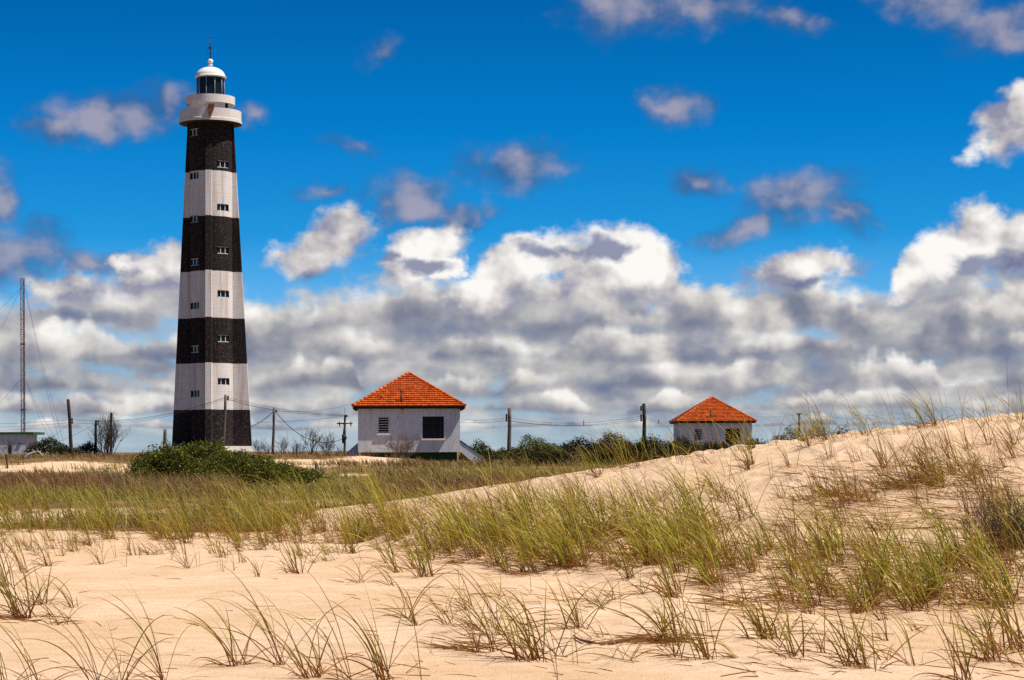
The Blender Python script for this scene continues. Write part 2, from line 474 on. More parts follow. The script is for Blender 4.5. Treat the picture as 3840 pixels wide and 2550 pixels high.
M_louver = plain('grey_louver', (0.50, 0.48, 0.46), 0.6, 0.15)

def tile_build(t, o):
    co = coord()
    x, y, z = xyz(co)
    cell = vec(V.m('FLOOR', x * 4.6), V.m('FLOOR', y * 4.6), V.m('FLOOR', z * 8.0))
    w = t.nodes.new('ShaderNodeTexWhiteNoise'); link(cell, w.inputs['Vector'])
    c = ramp(V(w.outputs[0]), [(0.0, (0.44, 0.068, 0.012)), (0.45, (0.58, 0.108, 0.014)), (0.8, (0.70, 0.17, 0.028)), (1.0, (0.33, 0.048, 0.010))])
    n = noise(co, 1.6, 6, 0.7)
    c = mix(smooth(n, 0.50, 0.72) * 0.70, c, (0.14, 0.035, 0.012))
    c = mix(smooth(noise(scaled(co, 1.2, 1.2, 0.3), 1.3, 5, 0.7), 0.52, 0.7) * 0.5, c, (0.22, 0.05, 0.014))
    c = mix(smooth(noise(scaled(co, 1, 1, 2.5), 4.0, 4), 0.62, 0.75) * 0.5, c, (0.72, 0.36, 0.14))
    principled(t, o, c, 0.8, 0.2, noise(co, 20, 3), 0.2, 0.01)
M_tile = material('clay_tile', tile_build)

def tower_build(t, o, col, spk, spk_amt, joints):
    co = coord()
    x, y, z = xyz(co)
    n = noise(co, 0.9, 6, 0.65); st = noise(scaled(co, 2.2, 2.2, 0.16), 1.0, 5, 0.6); f = noise(co, 7.0, 5, 0.75)
    c = mix(smooth(n, 0.35, 0.7) * 0.3, col, tuple(q * 0.75 for q in col))
    c = mix(smooth(f, 0.50, 0.70) * spk_amt, c, spk)
    c = mix(smooth(st, 0.44, 0.68) * 0.6, c, tuple(q * w for q, w in zip(col, (0.60, 0.50, 0.42))))
    j = smooth(V.m('ABSOLUTE', V.m('FRACT', z * 1.25) - 0.5), 0.0, 0.03, 1.0, 0.0)
    c = mix(j * joints, c, tuple(q * 0.6 for q in col))
    principled(t, o, c, 0.9, 0.12, f + j * 0.4, 0.5, 0.04)
M_white = material('white_tower_paint', lambda t, o: tower_build(t, o, (0.74, 0.67, 0.62), (0.55, 0.46, 0.40), 0.35, 0.35))
M_black = material('black_tower_paint', lambda t, o: tower_build(t, o, (0.018, 0.013, 0.013), (0.24, 0.165, 0.145), 0.62, 0.3))
def gallery_build(t, o):
    co = coord(); x, y, z = xyz(co)
    col = (0.74, 0.66, 0.60)
    f = noise(co, 6.0, 5, 0.7); n = noise(co, 0.8, 5)
    c = mix(smooth(n, 0.35, 0.7) * 0.35, col, tuple(q * 0.72 for q in col))
    c = mix(smooth(f, 0.5, 0.75) * 0.35, c, (0.46, 0.36, 0.29))
    rust = noise(scaled(co, 2.6, 2.6, 0.5), 1.0, 5, 0.65)
    c = mix(smooth(rust, 0.58, 0.76) * 0.55, c, (0.46, 0.22, 0.09))
    principled(t, o, c, 0.9, 0.12, f, 0.4, 0.03)
M_gallery = material('stained_white_concrete', gallery_build)
M_dome = material('white_dome_paint', lambda t, o: plaster_build(t, o, (0.80, 0.76, 0.70), 0.25))
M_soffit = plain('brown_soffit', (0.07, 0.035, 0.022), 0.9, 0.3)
def glass_build(t, o):
    principled(t, o, (0.010, 0.013, 0.018), 0.15, 0.18)
M_glass = material('dark_glass', glass_build)
M_lead = plain('grey_lead', (0.30, 0.28, 0.26), 0.5, 0.2)
M_iron = plain('dark_iron', (0.03, 0.028, 0.028), 0.5, 0.3)
M_rustpanel = plain('rusty_hatch', (0.36, 0.20, 0.12), 0.8, 0.5, 4)

# ------------------------------------------------------------------ ground shape
def vnoise(x, y, seed=0):
    xi, yi = np.floor(x).astype(np.int64), np.floor(y).astype(np.int64)
    fx, fy = x - xi, y - yi
    fx, fy = fx * fx * (3 - 2 * fx), fy * fy * (3 - 2 * fy)
    def h(a, b):
        n = (a * 374761393 + b * 668265263 + seed * 974711) & 0xFFFFFFFF
        n = ((n ^ (n >> 13)) * 1274126177) & 0xFFFFFFFF
        return ((n ^ (n >> 16)) & 0xFFFF) / 65535.0
    return (h(xi, yi) * (1 - fx) + h(xi + 1, yi) * fx) * (1 - fy) + (h(xi, yi + 1) * (1 - fx) + h(xi + 1, yi + 1) * fx) * fy
def fbm(x, y, oct=4, seed=0):
    s, a, t = 0.0, 0.5, 0.0
    for k in range(oct):
        s = s + a * vnoise(x * 2 ** k, y * 2 ** k, seed + k); t += a; a *= 0.5
    return s / t
def sstep(x, a, b):
    t = np.clip((x - a) / (b - a), 0, 1); return t * t * (3 - 2 * t)

BASE_D = [0, 20, 36, 42, 48, 60, 80, 100, 130, 160, 200, 300, 700, 4000, 9000]
BASE_Z = [0, 0.0, -0.01, -0.02, -0.04, 0.06, 0.36, 0.66, 1.02, 1.26, 1.47, 1.62, 1.55, 1.1, 0.0]
CREST_U = [-3000, 800, 1050, 1270, 1500, 1920, 2300, 2600, 2900, 3200, 3500, 3840, 4600, 6500]
CREST_Y = [2010, 2010, 1950, 1908, 1878, 1810, 1757, 1704, 1665, 1629, 1592, 1560, 1508, 1568]
CREST_D = [52, 52, 51, 50, 48.5, 46.5, 45, 44, 43, 42, 41, 40, 39, 38]
FOOT_D = [44, 44, 43, 41, 35, 28, 25.5, 24, 23, 22, 21, 20, 19, 19]

def ground(X, Y):
    X, Y = np.asarray(X, float), np.asarray(Y, float)
    R = np.hypot(X, Y); th = np.arctan2(X, Y)
    tc_ = np.clip(th, -0.5, 0.5)
    u = CX + FPX * np.tan(tc_); d = R * np.cos(tc_)
    base = np.interp(d, BASE_D, BASE_Z)
    cu, cy, cd, fd = (np.interp(u, CREST_U, q) for q in (CREST_U, CREST_Y, CREST_D, FOOT_D))
    cz = ZC + (CY - (cy + (u - CX) * 0.0040)) * cd / FPX        # undo the camera's slight tilt
    bump = cz - np.interp(cd, BASE_D, BASE_Z)
    t = np.clip((d - fd) / (cd - fd), 0, 1)
    s = np.sin(t * math.pi / 2) ** 1.25
    s = np.where(d > cd, 0.5 + 0.5 * np.cos(math.pi * np.clip((d - cd) / 12.0, 0, 1)), s)
    z = base + np.maximum(bump, -0.05) * s * (1 - sstep(np.abs(th), 0.6, 1.3))
    near = 1 - sstep(R, 60, 120)
    z = z + (fbm(X * 0.16, Y * 0.16, 3, 3) - 0.5) * (0.16 * sstep(R, 10, 26) * near)
    z = z + (fbm(X * 0.8, Y * 0.8, 3, 9) - 0.5) * 0.07 * near
    z = z + np.maximum(fbm(X * 1.7, Y * 1.3, 2, 21) - 0.52, 0) * 0.18 * near * sstep(X / np.maximum(R, 1), -0.06, 0.05) * sstep(R, 13, 22)
    far = sstep(R, 55, 90) * (1 - sstep(R, 400, 900))
    z = z + (fbm(X * 0.09, Y * 0.09, 4, 5) - 0.5) * 0.55 * far + (fbm(X * 0.7, Y * 0.7, 3, 15) - 0.5) * 0.12 * far
    z = z + 0.30 * np.exp(-((X + 27.0) / 14.0) ** 2 - ((Y - 198) / 12.0) ** 2)
    rough = near * sstep(X, -1.0, 5.0) * sstep(R, 17, 25)
    z = z + (np.maximum(fbm(X * 2.6, Y * 1.9, 3, 51) - 0.48, 0) * 0.22 + (fbm(X * 5.0, Y * 3.5, 2, 61) - 0.5) * 0.03) * rough
    # hollow in front of the near house, hump with bare sand beside it
    z = z - 1.0 * np.exp(-((X + 3.0) / 4.2) ** 2 - ((Y - 160) / 24.0) ** 2)
    z = z + 0.22 * np.exp(-((X + 11.5) / 3.6) ** 2 - ((Y - 150) / 9.0) ** 2)
    return z

def cast(px, py, d0=9.0, d1=230.0):
    """where the line of sight through a picture point meets the ground"""
    tx, ty = unroll(px, py)
    d = np.exp(np.linspace(math.log(d0), math.log(d1), 1400))
    below = (ZC + ty * d) < ground(tx * d, d)
    k = int(np.argmax(below)) if below.any() else len(d) - 1
    return Vector((tx * d[k], d[k], float(ground(tx * d[k], d[k]))))
def on_ground(x, y, dz=0.0): return Vector((x, y, float(ground(x, y)) + dz))
def stand(px, d, dz=0.0):
    tx, _ = unroll(px, CY)
    return on_ground(tx * d, d, dz)

def pix(X, Y, Z):
    """picture point of a place"""
    dx, dy = X / Y * FPX, (Z - ZC) / Y * FPX
    c, s = math.cos(ROLL), math.sin(ROLL)
    return CX + dx * c + dy * s, CY - (dy * c - dx * s)

def veg_mask(X, Y, Z):
    """1 where litter and dry plants cover the sand"""
    th = np.arctan2(X, Y); R = np.hypot(X, Y)
    u = CX + FPX * np.tan(np.clip(th, -0.5, 0.5)); d = R * np.cos(np.clip(th, -0.5, 0.5))
    cd = np.interp(u, CREST_U, CREST_D)
    start = np.interp(u, [-2000, 0, 640, 1000, 1270, 1500, 4000], [48, 48, 45, 45, 53, 50, 46])
    v = sstep(d, start - 1.5, start + 4.0)
    v = np.where(u > 1200, sstep(d, cd + 2.5, cd + 6), v)
    pv = CY + (ZC - Z) / np.maximum(d, 1) * FPX
    brk = 0.35 + 1.3 * fbm(X * 0.45, Y * 0.16, 4, 77)
    for (a, b, ra, rb, w) in SAND_PATCHES:
        q = ((u - a) / ra) ** 2 + ((pv - b) / rb) ** 2
        v = v - w * np.exp(-q * 1.2) * brk
    return np.clip(v, 0, 1)
SAND_PATCHES = [(120, 1752, 330, 22, 1.0), (330, 1735, 170, 16, 0.8), (480, 1765, 60, 30, 0.6), (1080, 1730, 190, 15, 0.95), (1390, 1724, 160, 20, 1.0), (1180, 1752, 120, 8, 0.6),
                (950, 1836, 240, 11, 0.6), (1260, 1778, 120, 8, 0.5), (330, 1912, 420, 22, 0.75), (60, 1935, 200, 22, 0.8), (1150, 1880, 300, 20, 0.6), (800, 1960, 300, 18, 0.55), (1250, 1930, 200, 25, 0.7), (500, 1860, 200, 8, 0.45), (1350, 1780, 90, 8, 0.5)]

def build_ground():
    th = np.concatenate([np.linspace(-math.pi, -0.34, 40, endpoint=False), np.linspace(-0.34, 0.34, 641), np.linspace(0.34, math.pi, 41)[1:]])
    rs = np.concatenate([np.geomspace(0.6, 9, 26, endpoint=False), np.geomspace(9, 62, 400, endpoint=False), np.geomspace(62, 240, 130, endpoint=False), np.geomspace(240, 9000, 40)])
    T, Rr = np.meshgrid(th, rs)
    X, Y = Rr * np.sin(T), Rr * np.cos(T)
    Z = ground(X, Y)
    v = np.stack([X, Y, Z], -1).reshape(-1, 3)
    nr, nt = X.shape
    i = np.arange(nr - 1)[:, None] * nt + np.arange(nt - 1)[None, :]
    f = np.stack([i, i + 1, i + nt + 1, i + nt], -1).reshape(-1, 4)[:, ::-1]
    vm = veg_mask(X, Y, Z).reshape(-1)
    a = np.stack([vm, vm, vm, np.ones_like(vm)], -1)
    v = np.vstack([v, [[0, 0, 0.0]]]); a = np.vstack([a, [[0, 0, 0, 1]]])
    o = np_mesh('sand_ground', v, f, M_sand, attr=a)
    return tag(o, kind='structure')
build_ground()

# ------------------------------------------------------------------ lighthouse
def make_lighthouse():
    D = 200.0
    b = P(795, 1690, D)
    zf = lambda py, dd=D - 2.2: P(795, py, dd).z
    z0 = zf(1673)
    ztop = P(795, 452, D).z
    root = empty('lighthouse', (b.x, b.y, 0), 'tall black and white banded lighthouse with white gallery and domed lantern', 'lighthouse')
    R0 = 2.09
    view = math.atan2(-b.x, b.y)                       # bearing of the camera seen from the tower, from -Y towards +X
    ang = lambda a: -math.pi / 2 + a                   # angle measured from -Y
    fin_a = [view - math.radians(5.5) + k * math.pi / 2 for k in range(4)]
    win_r, win_l = view + math.radians(35), view - math.radians(53)
    hw = math.radians(18.5); hh = 0.35
    wins = [(py, win_r) for py in (615, 778, 938, 1102, 1269, 1431)] + [(py, win_l) for py in (495, 658, 820, 982, 1146, 1309, 1476)]
    wins = [(zf(py, D - 1.6), a) for py, a in wins]
    edges = sorted({round(a, 5) for a in [2 * math.pi * k / 64 for k in range(64)]} |
                   {round(a % (2 * math.pi), 5) for w in (win_r, win_l) for a in (w - hw, w + hw)})
    edges = [e for i, e in enumerate(edges) if i == 0 or e - edges[i - 1] > 1e-3]
    RF = lambda z: 2.20 + (ztop - z) / (ztop - z0) * 1.65
    bands = [(1673, 1535.3, 'black_band'), (1535.3, 1360.8, 'white_band'), (1360.8, 1190, 'black_band'), (1190, 1013.8, 'white_band'),
             (1013.8, 808.2, 'black_band'), (808.2, 637.3, 'white_band'), (637.3, None, 'black_band')]
    def inwin(am, zm):
        for wz, wa in wins:
            da = (am - wa + math.pi) % (2 * math.pi) - math.pi
            if abs(da) < hw and abs(zm - wz) < hh: return True
        return False
    pt = lambda r, a, z: (r * math.cos(ang(a)), r * math.sin(ang(a)), z)
    for lo, hi, nm in bands:
        za, zb = zf(lo), (zf(hi) if hi else ztop)
        zs = [za] + sorted(z for wz, _ in wins for z in (wz - hh, wz + hh) if za + 0.01 < z < zb - 0.01) + [zb]
        m = MB()
        for i in range(len(zs) - 1):
            for j in range(len(edges)):
                a0, a1 = edges[j], edges[(j + 1) % len(edges)] + (2 * math.pi if j == len(edges) - 1 else 0)
                if inwin((a0 + a1) / 2, (zs[i] + zs[i + 1]) / 2): continue
                m.add([pt(R0, a0, zs[i]), pt(R0, a1, zs[i]), pt(R0, a1, zs[i + 1]), pt(R0, a0, zs[i + 1])], [(0, 1, 2, 3)])
        for fa in fin_a:                               # tapering buttress on each side
            w = 0.285
            ca, sa = math.cos(ang(fa)), math.sin(ang(fa))
            q = lambda r, s, z: (r * ca - s * sa, r * sa + s * ca, z)
            n = 4
            for k in range(n):
                u, v = za + (zb - za) * k / n, za + (zb - za) * (k + 1) / n
                m.add([q(1.9, -w, u), q(RF(u), -w, u), q(RF(u), w, u), q(1.9, w, u), q(1.9, -w, v), q(RF(v), -w, v), q(RF(v), w, v), q(1.9, w, v)],
                      [(0, 1, 5, 4), (1, 2, 6, 5), (2, 3, 7, 6)])
            k = len(m.v) - 4
            m.f.append((k, k + 1, k + 2, k + 3)); m.sm.append(False)
        me = bpy.data.meshes.new(nm); me.from_pydata(m.v, [], m.f)
        me.materials.append(M_white if nm == 'white_band' else M_black)
        o = bpy.data.objects.new(nm, me); C.objects.link(o); o.parent = root
    # dark lining behind the windows
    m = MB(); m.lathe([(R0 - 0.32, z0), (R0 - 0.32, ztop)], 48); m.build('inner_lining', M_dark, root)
    for k, (wz, wa) in enumerate(wins):
        Mx = Matrix.Translation((0, 0, wz)) @ Matrix.Rotation(ang(wa) + math.pi / 2, 4, 'Z')     # local -Y outwards
        W = R0 * math.sin(hw)
        fr = MB()
        y = -R0 + 0.17
        for x in (-0.27, 0.27): fr.box((x, y, 0), (0.055, 0.06, hh * 2), Mx)
        fr.box((0, y, -hh + 0.03), (W * 2, 0.065, 0.06), Mx); fr.box((0, y, hh - 0.025), (W * 2, 0.062, 0.05), Mx)
        fr.build('window', M_sill, root)
        f = root.children[-1]
        pn = MB(); pn.box((0, y + 0.05, 0), (W * 2, 0.02, hh * 2), Mx); pn.build('pane', M_glass, f)
        rv = MB()                                       # sides of the opening
        q = [(-W, -hh), (W, -hh), (W, hh), (-W, hh)]
        rv.add([Mx @ Vector((x * 0.995, yy, z * 0.995)) for yy in (-R0 * math.cos(hw) - 0.03, -R0 + 0.32) for x, z in q], [(k, (k + 1) % 4, (k + 1) % 4 + 4, k + 4) for k in range(4)])
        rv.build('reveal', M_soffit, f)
    # plinth
    m = MB(); m.lathe([(4.15, 0.6), (4.15, z0 - 0.01), (2.0, z0 + 0.002)], 8, a0=fin_a[0] + math.pi / 8, sm=False); m.build('plinth', M_gallery, root)
    # galleries
    zl0, zl1 = P(795, 466.5, D).z, P(795, 420.5, D).z
    zu0, zu1 = P(795, 395.5, D).z, P(795, 366, D).z
    m = MB(); m.lathe([(3.03, zl0), (3.03, zl0 + 0.27), (2.97, zl0 + 0.31), (2.97, zl1), (2.80, zl1), (2.80, zl0 + 0.28), (2.05, zl0 + 0.28)], 72, sm=False)
    lg = m.build('lower_gallery', M_gallery, root)
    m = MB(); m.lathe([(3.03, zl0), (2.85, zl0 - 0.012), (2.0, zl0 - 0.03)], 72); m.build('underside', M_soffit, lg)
    m = MB(); m.lathe([(2.12, zl0 + 0.2), (2.12, zu0 + 0.1)], 72); tw = m.build('watch_room', M_gallery, root)
    m = MB()
    Mx = Matrix.Rotation(ang(view + math.radians(46)) + math.pi / 2, 4, 'Z')
    m.box((0, -2.10, (zl0 + 0.5 + zu0) / 2), (0.36, 0.10, zu0 - zl0 - 0.5), Mx); m.build('doorway', M_dark, tw)
    m = MB(); m.lathe([(2.05, zu0 - 0.003), (2.36, zu0), (2.36, zu1), (2.20, zu1), (2.20, zu0 + 0.2), (1.2, zu0 + 0.2)], 72, sm=False); m.build('upper_gallery', M_gallery, root)
    # drain spout on the parapet
    m = MB(); m.prism([(-0.31, zl1 + 0.26), (0.31, zl1 + 0.26), (0.27, zl1 - 0.15), (-0.05, zl0 + 0.22), (-0.20, zl0 + 0.22), (-0.31, zl1 - 0.2)], -3.0, -2.9)
    m.v = [tuple(Matrix.Rotation(view + math.radians(1), 3, 'Z') @ Vector((x, y * (1.0 if y > -2.95 else 1.02 + 0.17 * max(0, (z - zl0 - 0.2) / (zl1 - zl0))), z))) for x, y, z in m.v]
    m.build('drain_spout', M_rustpanel, root)
    # lantern
    zb, zt = zu0 + 0.2, P(795, 293, D).z
    rl = 1.33
    m = MB(); m.lathe([(rl - 0.04, zb), (rl - 0.04, zt)], 10, a0=view, sm=False); ln = m.build('lantern_glass', M_glass, root)
    m = MB()
    for k in range(10):
        a = view + 2 * math.pi * k / 10
        m.tube([(rl * math.cos(a), rl * math.sin(a), zb), (rl * math.cos(a), rl * math.sin(a), zt)], 0.035, 6)
    m.lathe([(rl - 0.03, zb), (rl + 0.05, zb), (rl + 0.05, zb + 0.42), (rl - 0.03, zb + 0.42)], 40, sm=False)
    m.build('glazing_frame', M_lead, root)
    zbr = P(795, 290, D).z
    hd = P(795, 252, D).z - P(795, 288, D).z
    prof = [(1.28, zt - 0.02), (1.52, zt + 0.02), (1.54, zt + 0.10), (1.46, zt + 0.13)]
    z1 = zt + 0.14
    prof += [(1.42 * math.cos(t), z1 + hd * math.sin(t)) for t in np.linspace(0, 1.45, 14)]
    zt2 = prof[-1][1]
    prof += [(0.16, zt2 + 0.03), (0.13, zt2 + 0.10), (0.24, zt2 + 0.16), (0.24, zt2 + 0.22), (0.14, zt2 + 0.27), (0.13, zt2 + 0.34)]
    zc = zt2 + 0.56
    prof += [(0.27 * math.cos(t), zc + 0.25 * math.sin(t)) for t in np.linspace(-1.0, 1.45, 10)]
    m = MB(); m.lathe(prof, 48); dm = m.build('dome', M_dome, root)
    ztip = P(792, 131, D).z
    m = MB(); zr = zc + 0.2
    L = ztip - zr
    m.tube([(0, 0, zr), (0, 0, zr + L * 0.55), (0, 0, ztip)], [0.055, 0.04, 0.014], 6)
    for f in (0.22, 0.90): m.lathe([(0.01, zr + L * f - 0.07), (0.08, zr + L * f), (0.01, zr + L * f + 0.07)], 10)
    m.tube([(-0.30, 0, zr + L * 0.235), (0.30, 0, zr + L * 0.235)], 0.022, 5)
    m.tube([(0, -0.3, zr + L * 0.235), (0, 0.3, zr + L * 0.235)], 0.022, 5)
    for s in (-1, 1):
        m.tube([(s * 0.30 + 0.07 * math.cos(t), 0, zr + L * 0.235 + 0.07 * math.sin(t)) for t in np.linspace(0, 6.0, 9)], 0.016, 4)
    zz = zr + L * 0.47
    m.prism([(-0.22, zz - 0.13), (-0.03, zz - 0.05), (0.10, zz - 0.10), (0.16, zz), (0.08, zz + 0.1), (-0.05, zz + 0.05), (-0.2, zz + 0.12)], -0.012, 0.012)
    m.build('weather_vane', M_iron, root)
    return root
make_lighthouse()

# ------------------------------------------------------------------ keepers' houses
def wall_panel(m, x0, x1, z0, z1, holes, y, t):
    """wall in the x,z plane at y (outer face) with thickness t inwards and rectangular openings"""
    xs = sorted({x0, x1, *[h[0] for h in holes], *[h[1] for h in holes]}); zs = sorted({z0, z1, *[h[2] for h in holes], *[h[3] for h in holes]})
    for i in range(len(xs) - 1):
        for j in range(len(zs) - 1):
            cx, cz = (xs[i] + xs[i + 1]) / 2, (zs[j] + zs[j + 1]) / 2
            if any(a < cx < b and c < cz < d for a, b, c, d in holes): continue
            m.add([(xs[i], y, zs[j]), (xs[i + 1], y, zs[j]), (xs[i + 1], y, zs[j + 1]), (xs[i], y, zs[j + 1])], [(0, 1, 2, 3)])
    for a, b, c, d in holes:
        m.add([(a, y, c), (b, y, c), (b, y, d), (a, y, d), (a, y + t, c), (b, y + t, c), (b, y + t, d), (a, y + t, d)],
              [(0, 1, 5, 4), (1, 2, 6, 5), (2, 3, 7, 6), (3, 0, 4, 7)])

def make_house(loc, rz, label):
    """origin at the middle of the floor plan, z = 0 at the bottom of the wall; front faces -Y"""
    W, H = 4.22, 3.82
    root = empty('keepers_house', loc, label, 'house', 'houses with tiled pyramid roofs', rz)
    louv = (-W + 0.195 * 2 * W, -W + 0.305 * 2 * W, 1.56, 2.92)
    opn = (-W + 0.632 * 2 * W, -W + 0.842 * 2 * W, 1.12, 2.95)
    m = MB()
    wall_panel(m, -W, W, 0, H, [louv, opn], -W, 0.22)
    m.add([(-W, -W, 0), (-W, W, 0), (-W, W, H), (-W, -W, H)], [(0, 1, 2, 3)])
    m.add([(W, -W, 0), (W, W, 0), (W, W, H), (W, -W, H)], [(0, 1, 2, 3)])
    m.add([(-W, W, 0), (W, W, 0), (W, W, H), (-W, W, H)], [(0, 1, 2, 3)])
    me = bpy.data.meshes.new('wall'); me.from_pydata(m.v, [], m.f); me.materials.append(M_plaster)
    wall = bpy.data.objects.new('wall', me); C.objects.link(wall); wall.parent = root
    m = MB(); m.box((0, 0.2, H / 2), (2 * W - 0.5, 2 * W - 0.5, H - 0.1)); m.build('dark_interior', M_dark, root)
    # louvred window
    wx, wz = (louv[0] + louv[1]) / 2, (louv[2] + louv[3]) / 2
    fr = MB()
    for x in (louv[0] + 0.03, louv[1] - 0.03): fr.box((x, -W + 0.03, wz), (0.06, 0.10, louv[3] - louv[2]))
    for z in (louv[2] + 0.03, louv[3] - 0.03): fr.box((wx, -W + 0.032, z), (louv[1] - louv[0] - 0.12, 0.098, 0.06))
    win = fr.build('louvred_window', M_louver, root)
    for k in range(6):
        z = louv[2] + 0.12 + k * (louv[3] - louv[2] - 0.12) / 6
        s = MB(); s.box((wx, -W + 0.05, z), (louv[1] - louv[0] - 0.124, 0.09, 0.055), Matrix.Translation((0, 0, 0))); s.build('louvre_slat', M_louver, win)
    m = MB(); m.box((wx, -W - 0.03, louv[2] - 0.065), (louv[1] - louv[0] + 0.20, 0.22, 0.13)); m.build('sill', M_sill, win)
    # big opening
    ox = (opn[0] + opn[1]) / 2
    o_ = MB(); o_.box((ox, -W + 0.16, (opn[2] + opn[3]) / 2), (opn[1] - opn[0] - 0.01, 0.05, opn[3] - opn[2] - 0.01)); big = o_.build('large_window', M_dark, root)
    m = MB()
    for x in (-0.6, 0.0, 0.6): m.box((ox + x, -W + 0.13, (opn[2] + opn[3]) / 2), (0.04, 0.05, opn[3] - opn[2] - 0.03))
    m.box((ox, -W + 0.132, opn[3] - 0.55), (opn[1] - opn[0] - 0.03, 0.05, 0.04)); m.build('mullions', M_iron, big)
    m = MB(); m.box((ox, -W - 0.04, opn[2] - 0.07), (opn[1] - opn[0] + 0.18, 0.26, 0.14)); m.build('sill', M_sill, big)
    # roof: four triangular slopes of clay courses
    E, RH, zE = W + 0.44, 2.88, H - 0.02
    nC = 17
    slope = math.hypot(E, RH)
    def side(k):
        vs, fs = [], []
        nx = int(2 * E / 0.055)
        rows = []
        for c in range(nC):
            for e in (0, 1):
                t = (c + e) / nC
                lift = 0.125 if e == 0 else 0.010
                rows.append((t, lift))
        for t, lift in rows:
            half = E * (1 - t) + 0.01
            for i in range(nx + 1):
                x = max(-half, min(half, -E + 2 * E * i / nx))
                wv = 0.017 * math.sin(2 * math.pi * x / 0.215)
                h = lift + wv
                vs.append((x, -E * (1 - t) - h * RH / slope, zE + RH * t + h * E / slope))
        n1 = nx + 1
        for r in range(len(rows) - 1):
            for i in range(nx):
                a, b_ = vs[r * n1 + i], vs[r * n1 + i + 1]
                c_, d_ = vs[(r + 1) * n1 + i], vs[(r + 1) * n1 + i + 1]
                if abs(a[0] - b_[0]) < 1e-6 and abs(c_[0] - d_[0]) < 1e-6: continue
                fs.append((r * n1 + i, r * n1 + i + 1, (r + 1) * n1 + i + 1, (r + 1) * n1 + i))
        # front edge of the lowest course
        b0 = len(vs)
        for i in range(n1): vs.append((vs[i][0], vs[i][1] + 0.02, vs[i][2] - 0.10))
        for i in range(nx): fs.append((i, b0 + i, b0 + i + 1, i + 1))
        Rm = Matrix.Rotation(k * math.pi / 2, 3, 'Z')
        return [tuple(Rm @ Vector(v)) for v in vs], fs
    m = MB()
    for k in range(4): m.add(*side(k))
    me = bpy.data.meshes.new('roof'); me.from_pydata(m.v, [], m.f); me.materials.append(M_tile)
    roof = bpy.data.objects.new('roof', me); C.objects.link(roof); roof.parent = root
    m = MB()
    for sx, sy in ((1, -1), (-1, -1), (1, 1), (-1, 1)):
        n = 15
        a, b_ = Vector((sx * E, sy * E, zE + 0.06)), Vector((0, 0, zE + RH + 0.06))
        for k in range(n):
            p, q = a.lerp(b_, k / n), a.lerp(b_, (k + 1.12) / n)
            m.tube([p, q], [0.135, 0.095], 8, True)
    m.lathe([(0.17, zE + RH + 0.0), (0.15, zE + RH + 0.12), (0.02, zE + RH + 0.16)], 8)
    m.build('hip_tiles', M_tile, roof)
    m = MB()
    for k in range(4):
        Rm = Matrix.Rotation(k * math.pi / 2, 4, 'Z')
        m.box((0, -E + 0.045, zE - 0.115), (2 * E - 0.09, 0.05, 0.19), Rm)
    m.add([(-E + .06, -E + .06, zE - 0.10), (E - .06, -E + .06, zE - 0.10), (E - .06, E - .06, zE - 0.10), (-E + .06, E - .06, zE - 0.10)], [(0, 1, 2, 3)])
    m.build('eaves_board', M_fascia, roof)
    vx = -W + 0.426 * 2 * W
    m = MB(); m.tube([(vx, -W + 0.1, H - 0.1), (vx, -W + 0.1, H + 1.22)], 0.09, 10); m.tube([(vx, -W + 0.1, H + 1.16), (vx, -W + 0.1, H + 1.26)], 0.11, 10)
    m.build('vent_pipe', M_iron, roof)
    m = MB(); tx = -W + 0.235 * 2 * W; m.tube([(tx, -3.65, H + 0.60), (tx, -3.80, H + 0.92)], 0.10, 8); m.build('tile_vent', M_tile, roof)
    m = MB(); m.tube([(vx + 0.02, -W - 0.08, H - 0.12), (vx + 0.02, -W - 0.08, H - 0.66)], 0.075, 8); m.build('downpipe', M_louver, root)
    m = MB(); m.tube([(vx - 0.28, -W - 0.02, H - 0.5), (vx - 0.29, -W - 0.02, 0.62)], 0.018, 5); m.build('conduit', M_louver, root)
    # base: green plinth set back under the wall, splayed side ramps
    m = MB(); m.box((0, 0.15, -0.75), (2 * W - 0.5, 2 * W - 0.5, 1.48)); m.build('plinth', M_dkgreen, root)
    rp = MB()
    rp.prism([(W, 0.88), (W, 0.02), (W + 1.42, -1.15), (W + 1.42, -2.1), (W + 3.0, -2.1), (W + 3.0, -1.25)], -W + 0.02, -W + 2.3)
    ramp_ = rp.build('side_ramp', M_plaster, root)
    gc = MB(); gc.prism([(W, 1.00), (W, 0.882), (W + 3.0, -1.248), (W + 3.08, -1.16)], -W - 0.02, -W + 2.32); gc.build('coping', M_green, ramp_)
    lp = MB(); lp.prism([(-W, 0.80), (-W, -1.2), (-W - 2.3, -1.2)], -W + 2.0, -W + 2.3); l2 = lp.build('side_ramp', M_plaster, root)
    gc = MB(); gc.prism([(-W, 0.85), (-W - 2.35, -1.2), (-W - 2.3, -1.199), (-W, 0.802)], -W + 1.99, -W + 2.31); gc.build('coping', M_fascia, l2)
    return root

h1 = P(1534.5, 1695.5, 170.0)
house = make_house((h1.x - 4.22 * math.sin(math.radians(3.0)), h1.y + 4.22 * math.cos(math.radians(3.0)), h1.z), math.radians(3.0), 'nearer whitewashed house with orange tiled pyramid roof beside the lighthouse')
h2 = P(2684, 1690, 240.0)
far_house = copy_tree(house)
far_house.location = (h2.x, h2.y + 4.22, P(2684, 1579.0, 240).z - 3.82); far_house.rotation_euler.z = math.radians(0.6)
far_house['label'] = 'smaller distant house with red tiled roof half hidden behind the dune grass'

